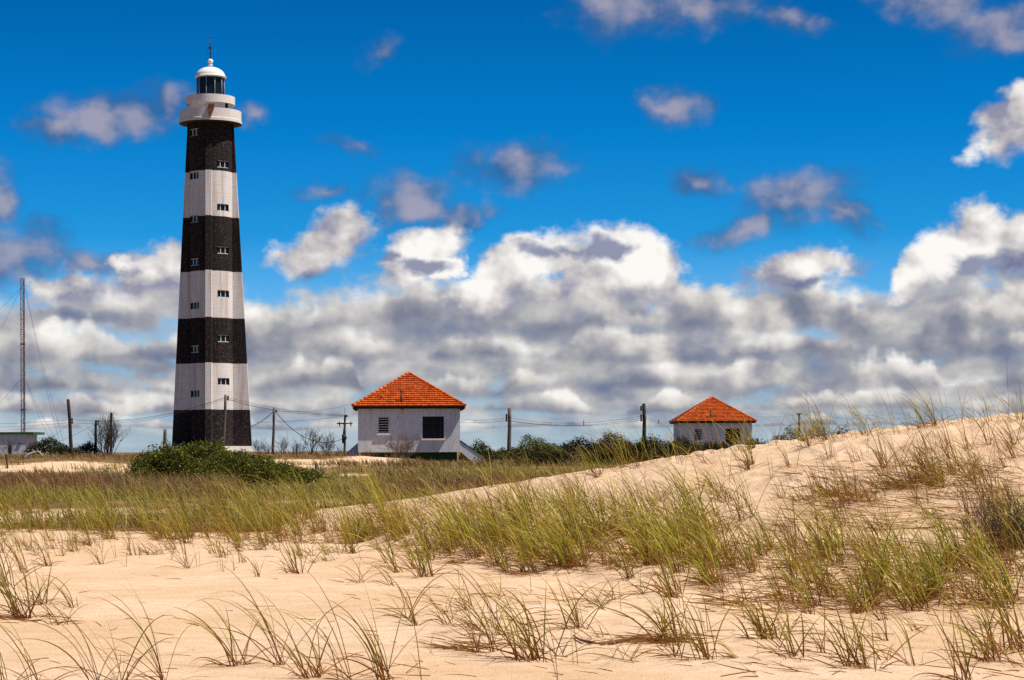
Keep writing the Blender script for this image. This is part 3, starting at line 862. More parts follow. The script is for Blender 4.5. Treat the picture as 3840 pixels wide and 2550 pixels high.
def make_shed():
    D = 210.0
    c = P(97, 1703, D)
    zt, zw = P(97, 1629, D).z, P(97, 1620, D).z
    root = empty('flat_roofed_building', (c.x, D, 0), 'low white building with flat green edged roof at the foot of the lattice mast', 'building')
    L = 9.0; z0 = c.z - 0.5
    dx0, dx1 = P(28, 1690, D).x - c.x, P(44, 1690, D).x - c.x
    m = MB()
    wall_panel(m, -L, 0, z0, zt, [(dx0, dx1, z0, P(97, 1669, D).z)], 0, 0.2)
    m.add([(0, 0, z0), (0, 5, z0), (0, 5, zt), (0, 0, zt)], [(0, 1, 2, 3)])
    m.add([(-L, 5, z0), (0, 5, z0), (0, 5, zt), (-L, 5, zt)], [(0, 1, 2, 3)])
    m.add([(-L, 0, z0), (-L, 5, z0), (-L, 5, zt), (-L, 0, zt)], [(0, 1, 2, 3)])
    me = bpy.data.meshes.new('wall'); me.from_pydata(m.v, [], m.f); me.materials.append(M_plaster)
    w = bpy.data.objects.new('wall', me); C.objects.link(w); w.parent = root
    m = MB(); m.box(((dx0 + dx1) / 2, 0.14, (z0 + P(97, 1669, D).z) / 2), (dx1 - dx0, 0.06, P(97, 1669, D).z - z0)); m.build('door', M_dark, root)
    m = MB(); m.box((-L / 2 + 0.4, 2.44, (zt + zw) / 2), (L + 0.8, 5.2, zw - zt)); m.build('roof', M_green, root)
    m = MB(); m.box((-0.62, -0.06, P(97, 1663, D).z), (0.42, 0.10, 0.07)); m.build('bracket', M_iron, root)
make_shed()

# ------------------------------------------------------------------ lattice mast with guys
def make_mast():
    D = 225.0
    b = P(88, 1712, D); t = P(86, 1045, D)
    root = empty('radio_mast', (b.x, b.y, b.z), 'slender rust red lattice mast held by guy wires beside the flat roofed building', 'mast')
    H = t.z - b.z; r = 0.24
    cs = [Vector((r * math.cos(a), r * math.sin(a), 0)) for a in (math.radians(-30), math.radians(90), math.radians(210))]
    m = MB()
    for c in cs: m.tube([c, c + Vector((0, 0, H))], 0.040, 5)
    n = int(H / 0.55)
    for k in range(n + 1):
        z = H * k / n
        for i in range(3):
            a, c = cs[i] + Vector((0, 0, z)), cs[(i + 1) % 3] + Vector((0, 0, z))
            m.tube([a, c], 0.024, 4)
            if k < n:
                up = Vector((0, 0, H / n))
                m.tube([a, c + up] if k % 2 else [c, a + up], 0.020, 4)
    for k in (0.26, 0.63): m.lathe([(r + 0.05, H * k), (r + 0.06, H * k + 0.06), (r + 0.05, H * k + 0.12)], 6)
    m.build('lattice_frame', M_rust, root)
    def guy(y_att, px, py, dd, side):
        a = Vector((side * 0.25, 0, P(88, y_att, D).z - b.z)); e = P(px, py, dd) - b
        g = MB(); g.tube([a.lerp(e, q) - Vector((0, 0, 0.5 * math.sin(q * math.pi))) for q in np.linspace(0, 1, 9)], 0.012, 4); g.build('guy_wire', M_wire, root)
    for ya, px, py, dd, s in ((1082, 224, 1665, 228, 1), (1084, 240, 1665, 218, 1), (1421, 192, 1655, 226, 1), (1423, 226, 1668, 216, 1), (1084, -130, 1465, 222, -1), (1082, -210, 1320, 226, -1), (1421, -200, 1690, 222, -1)):
        guy(ya, px, py, dd, s)
    return root
make_mast()

# ------------------------------------------------------------------ poles, wires, posts
POLES = {}
def pole(key, xt, yt, xb, yb, D, rad, mat, label, group='utility poles', name='utility_pole', insul=(), cap=False):
    top, foot = P(xt, yt, D), P(xb, yb, D)
    g = on_ground(foot.x, foot.y)
    foot.z = min(foot.z, g.z) - 0.3
    root = empty(name, foot, label, 'pole', group)
    m = MB(); v = top - foot
    ks = np.linspace(0, 1, 7)
    m.tube([v * k + Vector((0.02 * math.sin(k * 9 + D), 0.0, 0)) for k in ks], [rad * (1.12 - 0.22 * k) for k in ks], 9)
    m.build('shaft', mat, root)
    for side, py in insul:
        z = P(xt, py, D).z - foot.z; k = z / v.z
        i = MB(); c = v * k + Vector((side * (rad + 0.09), 0, 0))
        i.lathe([(0.02, -0.12), (0.07, -0.10), (0.07, -0.03), (0.04, 0.0), (0.07, 0.03), (0.06, 0.10), (0.01, 0.13)], 8, c)
        i.tube([c, v * k], 0.02, 4)
        i.build('insulator', M_insul, root)
    POLES[key] = (root, foot, top)
    return root
pole('a', 256, 1497, 270, 1688, 178, 0.15, M_pole_dark, 'tall dark leaning pole with two insulators, nearest the lattice mast', insul=((1, 1573), (1, 1584)))
pole('b', 360, 1576, 357, 1672, 205, 0.13, M_pole_dark, 'short dark pole at the edge of the bare grey shrub', insul=((1, 1580), (1, 1590)))
pole('c', 417, 1547, 415, 1675, 200, 0.12, M_pole_dark, 'plain brown pole standing inside the bare grey shrub')
pole('d', 618, 1610, 620, 1668, 150, 0.13, M_pole_grey, 'stubby sawn off post left of the lighthouse base', group='fence posts', name='wooden_post')
pole('e', 846, 1480, 836, 1672, 165, 0.115, M_pole_grey, 'sunlit grey pole leaning in front of the lighthouse base', insul=((1, 1489), (1, 1497)))
pole('f', 1028, 1530, 1023, 1688, 185, 0.12, M_pole_grey, 'slim grey pole just right of the lighthouse, two cables meeting at its top', insul=((1, 1541),))
pole('h', 1911, 1530, 1909, 1678, 165, 0.155, M_pole_grey, 'thick wooden pole between the two houses, nearer the big house', insul=((-1, 1558), (-1, 1567), (-1, 1576)))
pole('i', 2415, 1513, 2417, 1660, 165, 0.155, M_pole_dark, 'tall dark wooden pole just left of the distant house', insul=((-1, 1559), (-1, 1567), (-1, 1575), (-1, 1527), (-1, 1535)))
r_ = pole('j', 2997, 1549, 2996, 1640, 260, 0.14, M_pole_dark, 'far pole with short crossarm right of the distant house')
m = MB(); m.box((P(2997, 1550, 260).x - r_.location.x, -0.1, P(2997, 1552, 260).z - r_.location.z), (0.66, 0.12, 0.16)); m.build('crossarm', M_pole_grey, r_)

g_ = pole('g', 1294, 1556, 1292, 1696, 180, 0.10, M_pole_grey, 'grey pole with crossarm and transformer box left of the near house')
gl = g_.location
def G(px, py): return P(px, py, 180) - gl
m = MB(); m.tube([G(1293.6, 1556), G(1293.2, 1530)], 0.02, 5); m.build('lightning_rod', M_iron, g_)
m = MB(); m.tube([G(1263, 1587.5), G(1322, 1587.5)], 0.06, 6)
for s in (-1, 1): m.tube([G(1293 + s * 8, 1588), G(1293, 1596)], 0.025, 4)
m.build('crossarm', M_pole_grey, g_)
for x in (1273, 1315.5): i = MB(); i.tube([G(x, 1580), G(x, 1590), G(x + 0.6, 1599)], [0.03, 0.06, 0.035], 6); i.build('insulator', M_insul, g_)
m = MB(); m.box(G(1298, 1560) + Vector((0, -0.05, 0)), (0.26, 0.2, 0.18)); m.build('bracket', M_insul, g_)
m = MB(); m.lathe([(0.05, -0.5), (0.16, -0.42), (0.17, 0.25), (0.08, 0.34), (0.04, 0.8)], 10, G(1289, 1642)); m.lathe([(0.1, -0.22), (0.2, 0), (0.1, 0.2)], 8, G(1293, 1641)); m.build('transformer', M_iron, g_)

def wire(p, q, sag, label, r=0.011, name='power_line'):
    m = MB(); mid = (p + q) / 2
    m.tube([p.lerp(q, t) - mid - Vector((0, 0, 4 * sag * t * (1 - t))) for t in np.linspace(0, 1, 15)], r, 4)
    o = m.build(name, M_wire, None, mid)
    return tag(o, label, 'wire', 'overhead wires')
W_ = wire
W_(P(-300, 1583, 178), P(258, 1574, 178), 0.25, 'top wire running left from the dark leaning pole past the mast')
W_(P(-300, 1602, 178), P(259, 1585, 178), 0.20, 'lower wire running left from the dark leaning pole past the mast')
W_(P(260, 1573, 178), P(846, 1489, 165), 0.75, 'uppermost of the wires from dark leaning pole to sunlit grey pole')
W_(P(260, 1584, 178), P(846, 1497, 165), 0.75, 'lowest of the wires from dark leaning pole to sunlit grey pole')
W_(P(361, 1581, 205), P(840, 1493, 166), 0.55, 'wire from the short dark pole across the lighthouse base')
W_(P(848, 1489, 165), P(1294, 1556, 180), 0.30, 'upper wire from sunlit grey pole to the crossarm pole', 0.012)
W_(P(848, 1497, 165), P(1292, 1558, 180), 0.35, 'lower wire from sunlit grey pole to the crossarm pole', 0.012)
W_(P(848, 1493, 165), P(1325, 1512, 176), 0.9, 'sagging wire from sunlit grey pole to the near house eaves')
W_(P(1029, 1539, 185), P(900, 1606, 190), 0.4, 'thick cable dropping left from the slim pole to the lighthouse', 0.03)
W_(P(1030, 1540, 185), P(1288, 1645, 180), 1.3, 'thick cable drooping right from the slim pole to the transformer', 0.03)
W_(P(1294, 1560, 180), P(910, 1582, 196), 0.2, 'faint wire from the crossarm pole back to the lighthouse wall', 0.012)
W_(P(258, 1590, 178), P(150, 1668, 200), 0.1, 'thin stay sloping down left from the dark leaning pole', 0.012, 'stay_wire')
W_(P(357, 1590, 205), P(205, 1662, 208), 0.1, 'thin stay sloping down left from the short dark pole', 0.012, 'stay_wire')
W_(P(1744, 1574, 170), P(1904, 1567, 165), 0.1, 'upper wire from the near house corner to the thick pole')
W_(P(1727, 1584, 168), P(1904, 1576, 165), 0.1, 'lower wire from the near house corner to the thick pole')
W_(P(1906, 1567, 165), P(2409, 1559, 165), 0.50, 'top wire between the two thick poles with a hanging spacer')
W_(P(1906, 1576, 165), P(2409, 1567, 165), 0.50, 'middle wire between the two thick poles with a hanging spacer')
W_(P(1906, 1578, 165), P(2409, 1575, 165), 0.45, 'bottom wire between the two thick poles with a hanging spacer')
W_(P(2418, 1567, 165), P(2515, 1580, 235), 0.15, 'upper wire from the tall dark pole to the distant house')
W_(P(2418, 1575, 165), P(2520, 1586, 235), 0.15, 'lower wire from the tall dark pole to the distant house')
W_(P(2832, 1563, 242), P(2990, 1553, 260), 0.15, 'wire from the distant house roof to the far pole')
W_(P(3004, 1552, 260), P(3500, 1560, 262), 0.5, 'wire leading right from the far pole behind the dune', 0.013)
for x, y0, y1, lb, dx, dd in ((2188.5, 1576, 1596, 'short dark spacer rod hung on the wires midway between thick poles', 0.6, 165), (2471, 1571, 1590, 'slanting dark spacer rod hung on the wires beside the distant house', -3, 190)):
    a, c = P(x, y0, dd), P(x + dx, y1, dd)
    m = MB(); mid = (a + c) / 2; m.tube([a - mid, c - mid], 0.035, 5); tag(m.build('wire_spacer', M_insul, None, mid), lb, 'spacer', 'wire spacers')

def post(xt, yt, xb, yb, D, rad, mat, label):
    top, foot = P(xt, yt, D), P(xb, yb, D)
    g = on_ground(foot.x, foot.y); foot.z = min(foot.z, g.z) - 0.25
    m = MB(); v = top - foot
    m.tube([v * k for k in (0, .3, .6, .97, 1)], [rad * 1.05, rad, rad * 1.02, rad * 0.97, rad * 0.8], 8)
    o = m.build('wooden_post', mat, None, foot)
    return tag(o, label, 'post', 'fence posts')
post(1187, 1737, 1187, 1782, 92, 0.075, M_pole_grey, 'thick short wooden post at the right end of the big green shrub')
post(22, 1702, 32, 1768, 118, 0.05, M_pole_dark, 'thin leaning stake at the left edge of the picture below the flat roofed building')
post(2173.5, 1650, 2173, 1690, 150, 0.055, M_pole_dark, 'small dark post sticking out of the shrubs between the houses')
post(1114, 1663, 1113, 1710, 172, 0.07, M_pole_grey, 'weathered fence post among the bare shrubs between lighthouse and house')

# ------------------------------------------------------------------ grass
def blades(base, L, az, phi0, bend, w, r, dry, K=7, power=1.4, face=1.0):
    """ribbons: base (n,3), length, bearing of the lean (0 = +X), start angle from upright, total bend, width"""
    n = len(L)
    t = np.linspace(0, 1, K + 1)
    tm = (t[:-1] + t[1:]) / 2
    phi = phi0[:, None] + bend[:, None] * tm[None, :] ** rng.uniform(0.9, 3.6, n)[:, None]
    step = (L / K)[:, None]
    wob = rng.normal(0, 0.10, (n, 1)) * tm[None, :] * 2
    dx = np.sin(phi) * np.cos(az[:, None] + wob) * step; dy = np.sin(phi) * np.sin(az[:, None] + wob) * step; dz = np.cos(phi) * step
    d = np.stack([dx, dy, dz], -1)
    p = np.concatenate([np.zeros((n, 1, 3)), np.cumsum(d, 1)], 1) + base[:, None, :]
    tan = np.concatenate([d, d[:, -1:]], 1); tan /= np.linalg.norm(tan, axis=-1, keepdims=True) + 1e-9
    a = rng.uniform(-1.1, 1.1, n) * face
    nrm = np.stack([np.sin(a), -np.cos(a), rng.uniform(-0.2, 0.5, n)], -1)[:, None, :]
    side = np.cross(tan, np.broadcast_to(nrm, tan.shape)); side /= np.linalg.norm(side, axis=-1, keepdims=True) + 1e-9
    prof = np.clip(0.75 + 0.6 * t, 0, 1) * (1 - t ** 2.2) ** 0.9 + 0.06
    hw = (w[:, None] * prof[None, :] / 2)[..., None]
    v = np.stack([p - side * hw, p + side * hw], 2).reshape(n, -1, 3)
    i = np.arange(K) * 2
    f1 = np.stack([i, i + 1, i + 3, i + 2], -1)
    f = (f1[None] + (np.arange(n) * (K + 1) * 2)[:, None, None]).reshape(-1, 4)
    g = np.zeros((n, K + 1, 2, 4)); g[..., 0] = t[None, :, None]; g[..., 1] = r[:, None, None]; g[..., 2] = dry[:, None, None]; g[..., 3] = 1
    return v.reshape(-1, 3), f, g.reshape(-1, 4)

def tuft_blades(x, y, z, kind, h, bare=False):
    """blade parameters for one tuft standing at x, y; h = usual blade length"""
    q = rng
    if kind == 'big': n, dead, spread, wd, ph, bd, dr = q.integers(14, 23), 15, 0.07, (0.009, 0.017), (0.06, 0.55), (0.25, 1.4), 0.10
    elif kind == 'up': n, dead, spread, wd, ph, bd, dr = q.integers(8, 15), 12, 0.04, (0.007, 0.014), (0.06, 0.55), (0.2, 1.3), 0.18
    elif kind == 'arch': n, dead, spread, wd, ph, bd, dr = q.integers(4, 8), 9, 0.03, (0.006, 0.011), (0.05, 0.60), (0.8, 2.0), 0.25
    elif kind == 'low': n, dead, spread, wd, ph, bd, dr = q.integers(2, 5), 11, 0.05, (0.006, 0.012), (0.3, 0.9), (0.6, 1.5), 0.4
    elif kind == 'thin': n, dead, spread, wd, ph, bd, dr = q.integers(1, 4), 1, 0.03, (0.005, 0.009), (0.0, 0.25), (0.0, 0.7), 0.4
    else: n, dead, spread, wd, ph, bd, dr = q.integers(6, 12), 8, 0.05, (0.006, 0.011), (0.03, 0.45), (0.3, 1.5), 0.75      # dry
    if bare: n, dead, wd = max(3, int(n * 0.6)), 2, (wd[0] * 0.7, wd[1] * 0.7)
    N = n + dead
    b = np.stack([x + q.normal(0, spread, N), y + q.normal(0, spread, N), np.zeros(N)], -1)
    b[:, 2] = ground(b[:, 0], b[:, 1]) - 0.02
    left = q.random(N) < 0.90
    az = np.where(left, math.pi + q.normal(0.1, 0.45, N), q.normal(0, 0.9, N))
    L = h * q.uniform(0.55, 1.25, N); p0 = q.uniform(*ph, N); be = q.uniform(*bd, N)
    w = q.uniform(*wd, N) * 1.05; r = q.random(N); dry = np.where(q.random(N) < dr, q.uniform(0.6, 1, N), q.uniform(0, 0.2, N))
    L[n:] = h * q.uniform(0.35, 0.85, dead); p0[n:] = q.uniform(0.5, 1.5, dead); be[n:] = q.uniform(0.5, 1.5, dead); dry[n:] = q.uniform(0.7, 1, dead); w[n:] *= 0.85
    az[n:] = q.uniform(0, 2 * math.pi, dead)
    az[n:] = np.where(q.random(dead) < 0.6, math.pi + q.normal(0, 0.8, dead), az[n:])
    return b, L, az, p0, be, w, r, dry

def settle(v, nrow=2):
    g = ground(v[:, 0], v[:, 1])
    v[:, 2] = np.where(v[:, 2] < g + 0.004, np.maximum(v[:, 2], g + 0.004), v[:, 2])
    return v

def grass_tuft(px, py, kind, h, label, group='grass tufts on the dune', cat='grass tuft', bare=False, mat=None):
    p = cast(px, py)
    v, f, g = blades(*tuft_blades(p.x, p.y, p.z, kind, h, bare), K=10)
    root_rows = g[:, 0] < 0.01
    v = np.where(root_rows[:, None], v, settle(v.copy()))
    o = np_mesh('grass_tuft', v - np.array(p), f, mat or M_grass, attr=g, loc=p)
    return tag(o, label, cat, group)

def grass_mass(name, params, K, mat, kind='stuff'):
    pr = [np.concatenate([q[i] for q in params]) for i in range(8)]
    v, f, g = blades(*pr, K=K)
    v = np.where((g[:, 0] < 0.01)[:, None], v, settle(v.copy()))
    return tag(np_mesh(name, v, f, mat, attr=g), kind=kind)

# tufts one can pick out: px, py, kind, blade length, label
FRONT = [
    (100, 2321, 'big', 0.85, 'bushy green tuft at the left edge with dark dead blades round its foot'),
    (155, 2268, 'up', 0.70, 'green tuft close behind the bushy one at the left edge'),
    (276, 2279, 'arch', 0.62, 'lone tuft of few blades bowed left, alone on bare sand near the left edge'),
    (209, 2345, 'low', 0.75, 'flattened tuft of brown arcs in front of the bushy left edge tuft'),
    (91, 2148, 'up', 0.85, 'tall green tuft at the left edge just below the dense grass'),
    (182, 2124, 'up', 0.65, 'slim green tuft second from the left along the edge of the dense grass'),
    (20, 2200, 'big', 0.9, 'green tuft cut by the left picture edge, halfway up the sand'),
    (139, 2085, 'arch', 0.8, 'arching tuft under the dense grass at far left'),
    (382, 2118, 'arch', 0.80, 'small bowed tuft on sand left of the long flat arch'),
    (476, 2127, 'thin', 0.40, 'single short leaf pair standing between two arching tufts'),
    (703, 2133, 'arch', 1.35, 'tuft with long blades sweeping flat to the left over smooth sand'),
    (740, 2127, 'thin', 0.38, 'lone upright stick right of the long sweeping tuft'),
    (815, 2142, 'thin', 0.34, 'leftmost of three thin upright stems on smooth sand'),
    (835, 2142, 'thin', 0.40, 'middle one of three thin upright stems on smooth sand'),
    (877, 2142, 'thin', 0.45, 'rightmost of three thin upright stems on smooth sand'),
    (973, 2163, 'arch', 0.62, 'thin tuft of two tall blades left of the compact clump'),
    (1109, 2151, 'big', 0.62, 'compact stiff clump with a ring of brown arcs at its foot'),
    (985, 2062, 'low', 0.6, 'brown curled dead tuft at the sandy edge of the dense grass'),
    (1348, 2185, 'low', 0.75, 'low brown tuft sprawling left on sand below the house'),
    (1464, 2197, 'arch', 0.70, 'single blade tuft bending left beside the low brown one'),
    (897, 2497, 'up', 0.78, 'foreground tuft with upright brown stems alone on the smooth sand'),
    (1057, 2497, 'arch', 1.15, 'foreground tuft of long blades arching left, right of the brown stemmed one'),
    (1148, 2546, 'arch', 1.20, 'very tall arching tuft at the bottom edge, left one of a close pair'),
    (1185, 2540, 'up', 0.80, 'stiff tuft at the bottom edge, right one of a close pair'),
    (1303, 2548, 'arch', 1.25, 'tall bowed tuft at the bottom edge below the near house'),
    (455, 2556, 'arch', 1.10, 'fan of thin arching blades at the bottom edge left of centre'),
    (624, 2570, 'arch', 1.25, 'long thin bowed blades rising from the bottom edge over smooth sand'),
    (357, 2562, 'arch', 1.05, 'bowed yellowish tuft at the bottom edge near the left corner'),
    (150, 2590, 'arch', 1.15, 'yellowish arching tuft in the bottom left corner'),
    (20, 2580, 'arch', 1.05, 'thin bowed grass cut off by the bottom left corner'),
    (1442, 2552, 'up', 1.05, 'tall tuft at the bottom edge left of the double blade'),
    (1588, 2552, 'thin', 1.0, 'pair of tall straight blades forming a V at the bottom edge'),
    (1494, 2148, 'up', 0.85, 'tuft on sand in front of the dense green band, left of the taller one'),
    (1594, 2164, 'big', 1.00, 'tall full tuft in front of the left end of the dense green band'),
    (1688, 2070, 'big', 0.95, 'dark leafy tuft at the left end of the dense green band'),
    (1736, 2048, 'big', 0.95, 'dense dark tuft just behind the left end of the green band'),
    (1900, 2148, 'up', 0.80, 'brown stemmed tuft at the front of the green band, left one of three'),
    (1970, 2150, 'up', 0.80, 'brown stemmed tuft at the front of the green band, middle one of three'),
    (2000, 2148, 'up', 0.85, 'brown stemmed tuft at the front of the green band, right one of three'),
    (2094, 2124, 'big', 0.80, 'wide tuft with tangled dead base at the front of the green band'),
    (2366, 2170, 'up', 0.75, 'slanting pale bladed tuft in front of the green band'),
    (2276, 2121, 'up', 0.80, 'upright tuft with dark stems inside the green band front'),
    (2536, 2148, 'big', 1.10, 'very tall dark tuft rising at the right end of the green band'),
    (2524, 2236, 'big', 0.95, 'tall dense tuft standing forward of the right end of the green band'),
    (2660, 2190, 'big', 0.90, 'full tuft right of the very tall dark one'),
    (1764, 2288, 'arch', 0.62, 'sparse bowed stems alone on bare sand at mid picture'),
    (1870, 2382, 'arch', 0.85, 'long bladed tuft leaning left, behind the twin tufts'),
    (1797, 2448, 'arch', 0.75, 'left one of twin brown based tufts with debris beside them'),
    (1848, 2445, 'arch', 0.80, 'right one of twin brown based tufts with debris beside them'),
    (1991, 2476, 'big', 0.95, 'tall thick tuft with crossing blades at lower centre'),
    (2103, 2460, 'arch', 0.95, 'tuft with one long curved stem right of the crossing blades'),
    (2088, 2556, 'thin', 0.85, 'single broad leaning blade at the bottom edge'),
    (2170, 2358, 'up', 0.72, 'stout brown footed tuft above the lying stalk'),
    (2257, 2285, 'low', 0.40, 'dwarf tuft with short splayed leaves left of the broad leaf'),
    (2309, 2291, 'thin', 0.42, 'short sprout with one broad pale leaf'),
    (2497, 2412, 'big', 0.85, 'large brown stemmed tuft with a heap of black dead leaves'),
    (2542, 2464, 'arch', 0.80, 'arching tuft just below the heap of black dead leaves'),
    (2657, 2473, 'up', 0.85, 'tall tuft with red brown foot right of the black dead leaves'),
    (2545, 2285, 'thin', 0.5, 'slender few stemmed tuft above the heap of black dead leaves'),
    (2663, 2370, 'thin', 0.55, 'straight slender stems behind the red brown footed tuft'),
    (2780, 1954, 'dry', 0.95, 'leaning straw coloured tuft alone on the dune slope'),
    (2662, 2190, 'big', 0.75, 'green tuft right of the tall dark one where the bands meet'),
    (2879, 2397, 'big', 0.60, 'fresh green bushy tuft low down on sand at right'),
    (2967, 2463, 'up', 0.55, 'short tuft with dead blades right of the fresh green one'),
    (3091, 2449, 'arch', 0.80, 'bowed tuft with curved brown stem at lower right'),
    (3201, 2500, 'up', 0.70, 'dark stemmed tuft at lower right, left one of two'),
    (3256, 2507, 'up', 0.70, 'dark stemmed tuft at lower right, right one of two'),
    (3418, 2496, 'arch', 0.70, 'tuft bending left on bare sand at lower right'),
    (3304, 2328, 'low', 0.45, 'tiny dark tuft on the sandy ledge at right'),
    (3623, 2552, 'up', 0.95, 'tall tuft at the bottom edge of the right corner'),
    (3685, 2273, 'dry', 0.65, 'reddish dry tuft on the right sandy slope'),
    (3737, 2456, 'up', 0.85, 'tall slim tuft near the lower right edge'),
    (3715, 2482, 'up', 0.75, 'short tuft in front of the slim one near the lower right edge'),
    (3839, 2441, 'big', 0.9, 'green tuft cut by the right edge low down'),
    (3069, 2273, 'up', 0.95, 'large dark bladed tuft leaning right in the right grass band'),
    (3407, 2207, 'big', 0.95, 'thick green tuft at the middle of the right grass band'),
    (3495, 2199, 'big', 0.85, 'upright olive tuft right of the thick green one'),
    (3242, 2298, 'big', 0.55, 'squat green tuft at the foot of the right grass band'),
]
SLOPE = [(3205, 1877, 'dry', 0.75), (3088, 1862, 'dry', 0.65), (3333, 1781, 'dry', 0.6), (3370, 1748, 'dry', 0.75), (3319, 1759, 'up', 0.7), (3502, 1818, 'dry', 0.9), (3590, 1767, 'dry', 0.85),
         (3678, 1844, 'dry', 0.9), (3649, 1800, 'dry', 0.8), (3106, 1723, 'dry', 0.6), (2805, 1763, 'up', 0.7), (2820, 1745, 'up', 0.7), (2963, 1748, 'dry', 0.45), (2659, 1741, 'low', 0.6), (3033, 1675, 'up', 0.6),
         (3707, 1671, 'dry', 0.7), (3810, 1668, 'dry', 0.7), (3250, 1880, 'low', 0.7), (3150, 1868, 'low', 0.5), (3420, 1812, 'dry', 0.8), (3460, 1800, 'dry', 0.7), (3540, 1830, 'low', 0.7), (3760, 1760, 'dry', 0.9),
         (3800, 1720, 'dry', 0.7), (3560, 1720, 'dry', 0.6), (3480, 1700, 'dry', 0.55), (3640, 1690, 'dry', 0.6), (3240, 1700, 'thin', 0.5), (2900, 1790, 'thin', 0.5), (3740, 1850, 'dry', 0.9), (3390, 1835, 'low', 0.6),
         (2420, 1800, 'thin', 0.7), (2245, 1790, 'up', 0.7), (2560, 1745, 'thin', 0.5), (2720, 1790, 'thin', 0.5), (2350, 1835, 'thin', 0.6), (2590, 1850, 'low', 0.6), (2480, 1880, 'low', 0.7), (2950, 1990, 'low', 0.7), (3480, 1950, 'arch', 0.9),
         (3720, 1960, 'dry', 0.8), (3640, 1930, 'dry', 0.7), (3560, 1990, 'low', 0.6), (3790, 2010, 'dry', 0.8), (3310, 1990, 'low', 0.6)]
q0 = np.random.default_rng(11)
for px, py, k, h, lb in FRONT: grass_tuft(px, py, k, h * (0.72 if py > 2500 else 0.88), lb, mat=M_front if px < 1480 or py > 2230 else M_grass)
SLOPE += [(q0.uniform(3050, 3830), q0.uniform(1720, 1990), q0.choice(['dry', 'low', 'dry', 'thin']), q0.uniform(0.45, 0.8)) for _ in range(14)]
for px, py, k, h in SLOPE:
    grass_tuft(px, py, k, h, {'dry': 'dry red brown tuft scattered on the bare slope of the right dune', 'low': 'low brown tangle of dead blades on the bare slope of the right dune',
               'up': 'small green tuft scattered on the bare slope of the right dune', 'thin': 'thin lone stem on the bare slope of the right dune', 'arch': 'arching tuft on the bare slope of the right dune'}[k],
               'tufts on the bare dune slope', mat=M_front)
q = np.random.default_rng(3)
for k in range(38):                                          # along the crest against the sky
    px = 2880 + 980 * ((k + q.random()) / 38)
    py = np.interp(px, CREST_U, CREST_Y) + q.uniform(1, 22)
    grass_tuft(px, py, q.choice(['arch', 'up', 'arch', 'dry']), q.uniform(0.55, 1.05), 'wispy curved tuft standing against the sky on the right dune crest', 'tufts along the dune crest', bare=True)
for k in range(22):
    px = 1950 + 900 * ((k + q.random()) / 22)
    py = np.interp(px, CREST_U, CREST_Y) + q.uniform(1, 16)
    grass_tuft(px, py, q.choice(['arch', 'up', 'up']), q.uniform(0.75, 1.2), 'tall yellow green tuft leaning left over the dune crest before the distant house', 'tufts along the dune crest', bare=True)
for k in range(66):                                          # the dense band across the middle
    px = 1480 + 1260 * ((k * 0.618) % 1.0) + q.normal(0, 12); py = q.uniform(1975, 2135)
    grass_tuft(px, py, q.choice(['big', 'up', 'big', 'up', 'arch']), q.uniform(0.7, 1.15), 'green tuft crowded among others in the dense band across the middle', 'tufts in the dense green band')
for k in range(34):
    px = 2680 + 1180 * ((k * 0.618) % 1.0); py = q.uniform(2050, 2310)
    grass_tuft(px, py, q.choice(['big', 'up', 'arch', 'up']), q.uniform(0.55, 0.95), 'green tuft crowded among others in the band on the right', 'tufts in the right grass band')

# grass nobody could count
def tuft_mass(n, region, kinds, hr):
    out = []
    for _ in range(n):
        px, py = region()
        p = cast(px, py, 14, 75)
        out.append(tuft_blades(p.x, p.y, p.z, q.choice(kinds), q.uniform(*hr)))
    return out
edge = lambda px: np.interp(px, [-200, 0, 300, 640, 1000, 1300, 1520], [1975, 1985, 2010, 2030, 2040, 2050, 2045]) + 14 * math.sin(px * 0.021) + 10 * math.sin(px * 0.057 + 1)
def left_band():
    px = q.uniform(-150, 1530); e = edge(px)
    return px, e - abs(q.normal(0, 1)) * 70 + q.normal(0, 8)
par = tuft_mass(230, left_band, ['up', 'up', 'arch', 'up', 'dry', 'dry'], (0.5, 1.3))
def mid_band():
    return q.triangular(1480, 2200, 2760), q.uniform(1975, 2130)
par += tuft_mass(34, mid_band, ['up', 'big', 'arch'], (0.8, 1.25))
def right_band():
    return q.uniform(2640, 3880), q.uniform(2030, 2300)
par += tuft_mass(70, lambda: (q.uniform(-100, 1500), edge(q.uniform(0, 1500)) + abs(q.normal(0, 28))), ['thin', 'low', 'dry', 'thin'], (0.25, 0.6))
for a, b_, sa, sb, n_ in ((3180, 1870, 90, 14, 9), (3450, 1815, 90, 16, 12), (3740, 1960, 70, 60, 16), (3640, 1760, 110, 40, 10), (2650, 1850, 160, 22, 6)):
    par += tuft_mass(n_, lambda: (q.normal(a, sa), q.normal(b_, sb)), ['low', 'dry', 'thin', 'low'], (0.3, 0.7))
par += tuft_mass(60, lambda: (q.triangular(1300, 2000, 2900), q.uniform(1880, 2000)), ['thin', 'arch', 'dry'], (0.4, 0.9))
par += tuft_mass(46, right_band, ['up', 'arch', 'dry'], (0.6, 1.0))
def crest_fringe():
    px = q.uniform(1300, 3880)
    return px, np.interp(px, CREST_U, CREST_Y) + q.uniform(0, 10)
par += tuft_mass(22, crest_fringe, ['arch', 'thin', 'up'], (0.6, 1.1))
par += tuft_mass(70, lambda: (q.uniform(-100, 1500), edge(q.uniform(0, 1500)) + abs(q.normal(0, 28))), ['thin', 'low', 'dry', 'thin'], (0.25, 0.6))
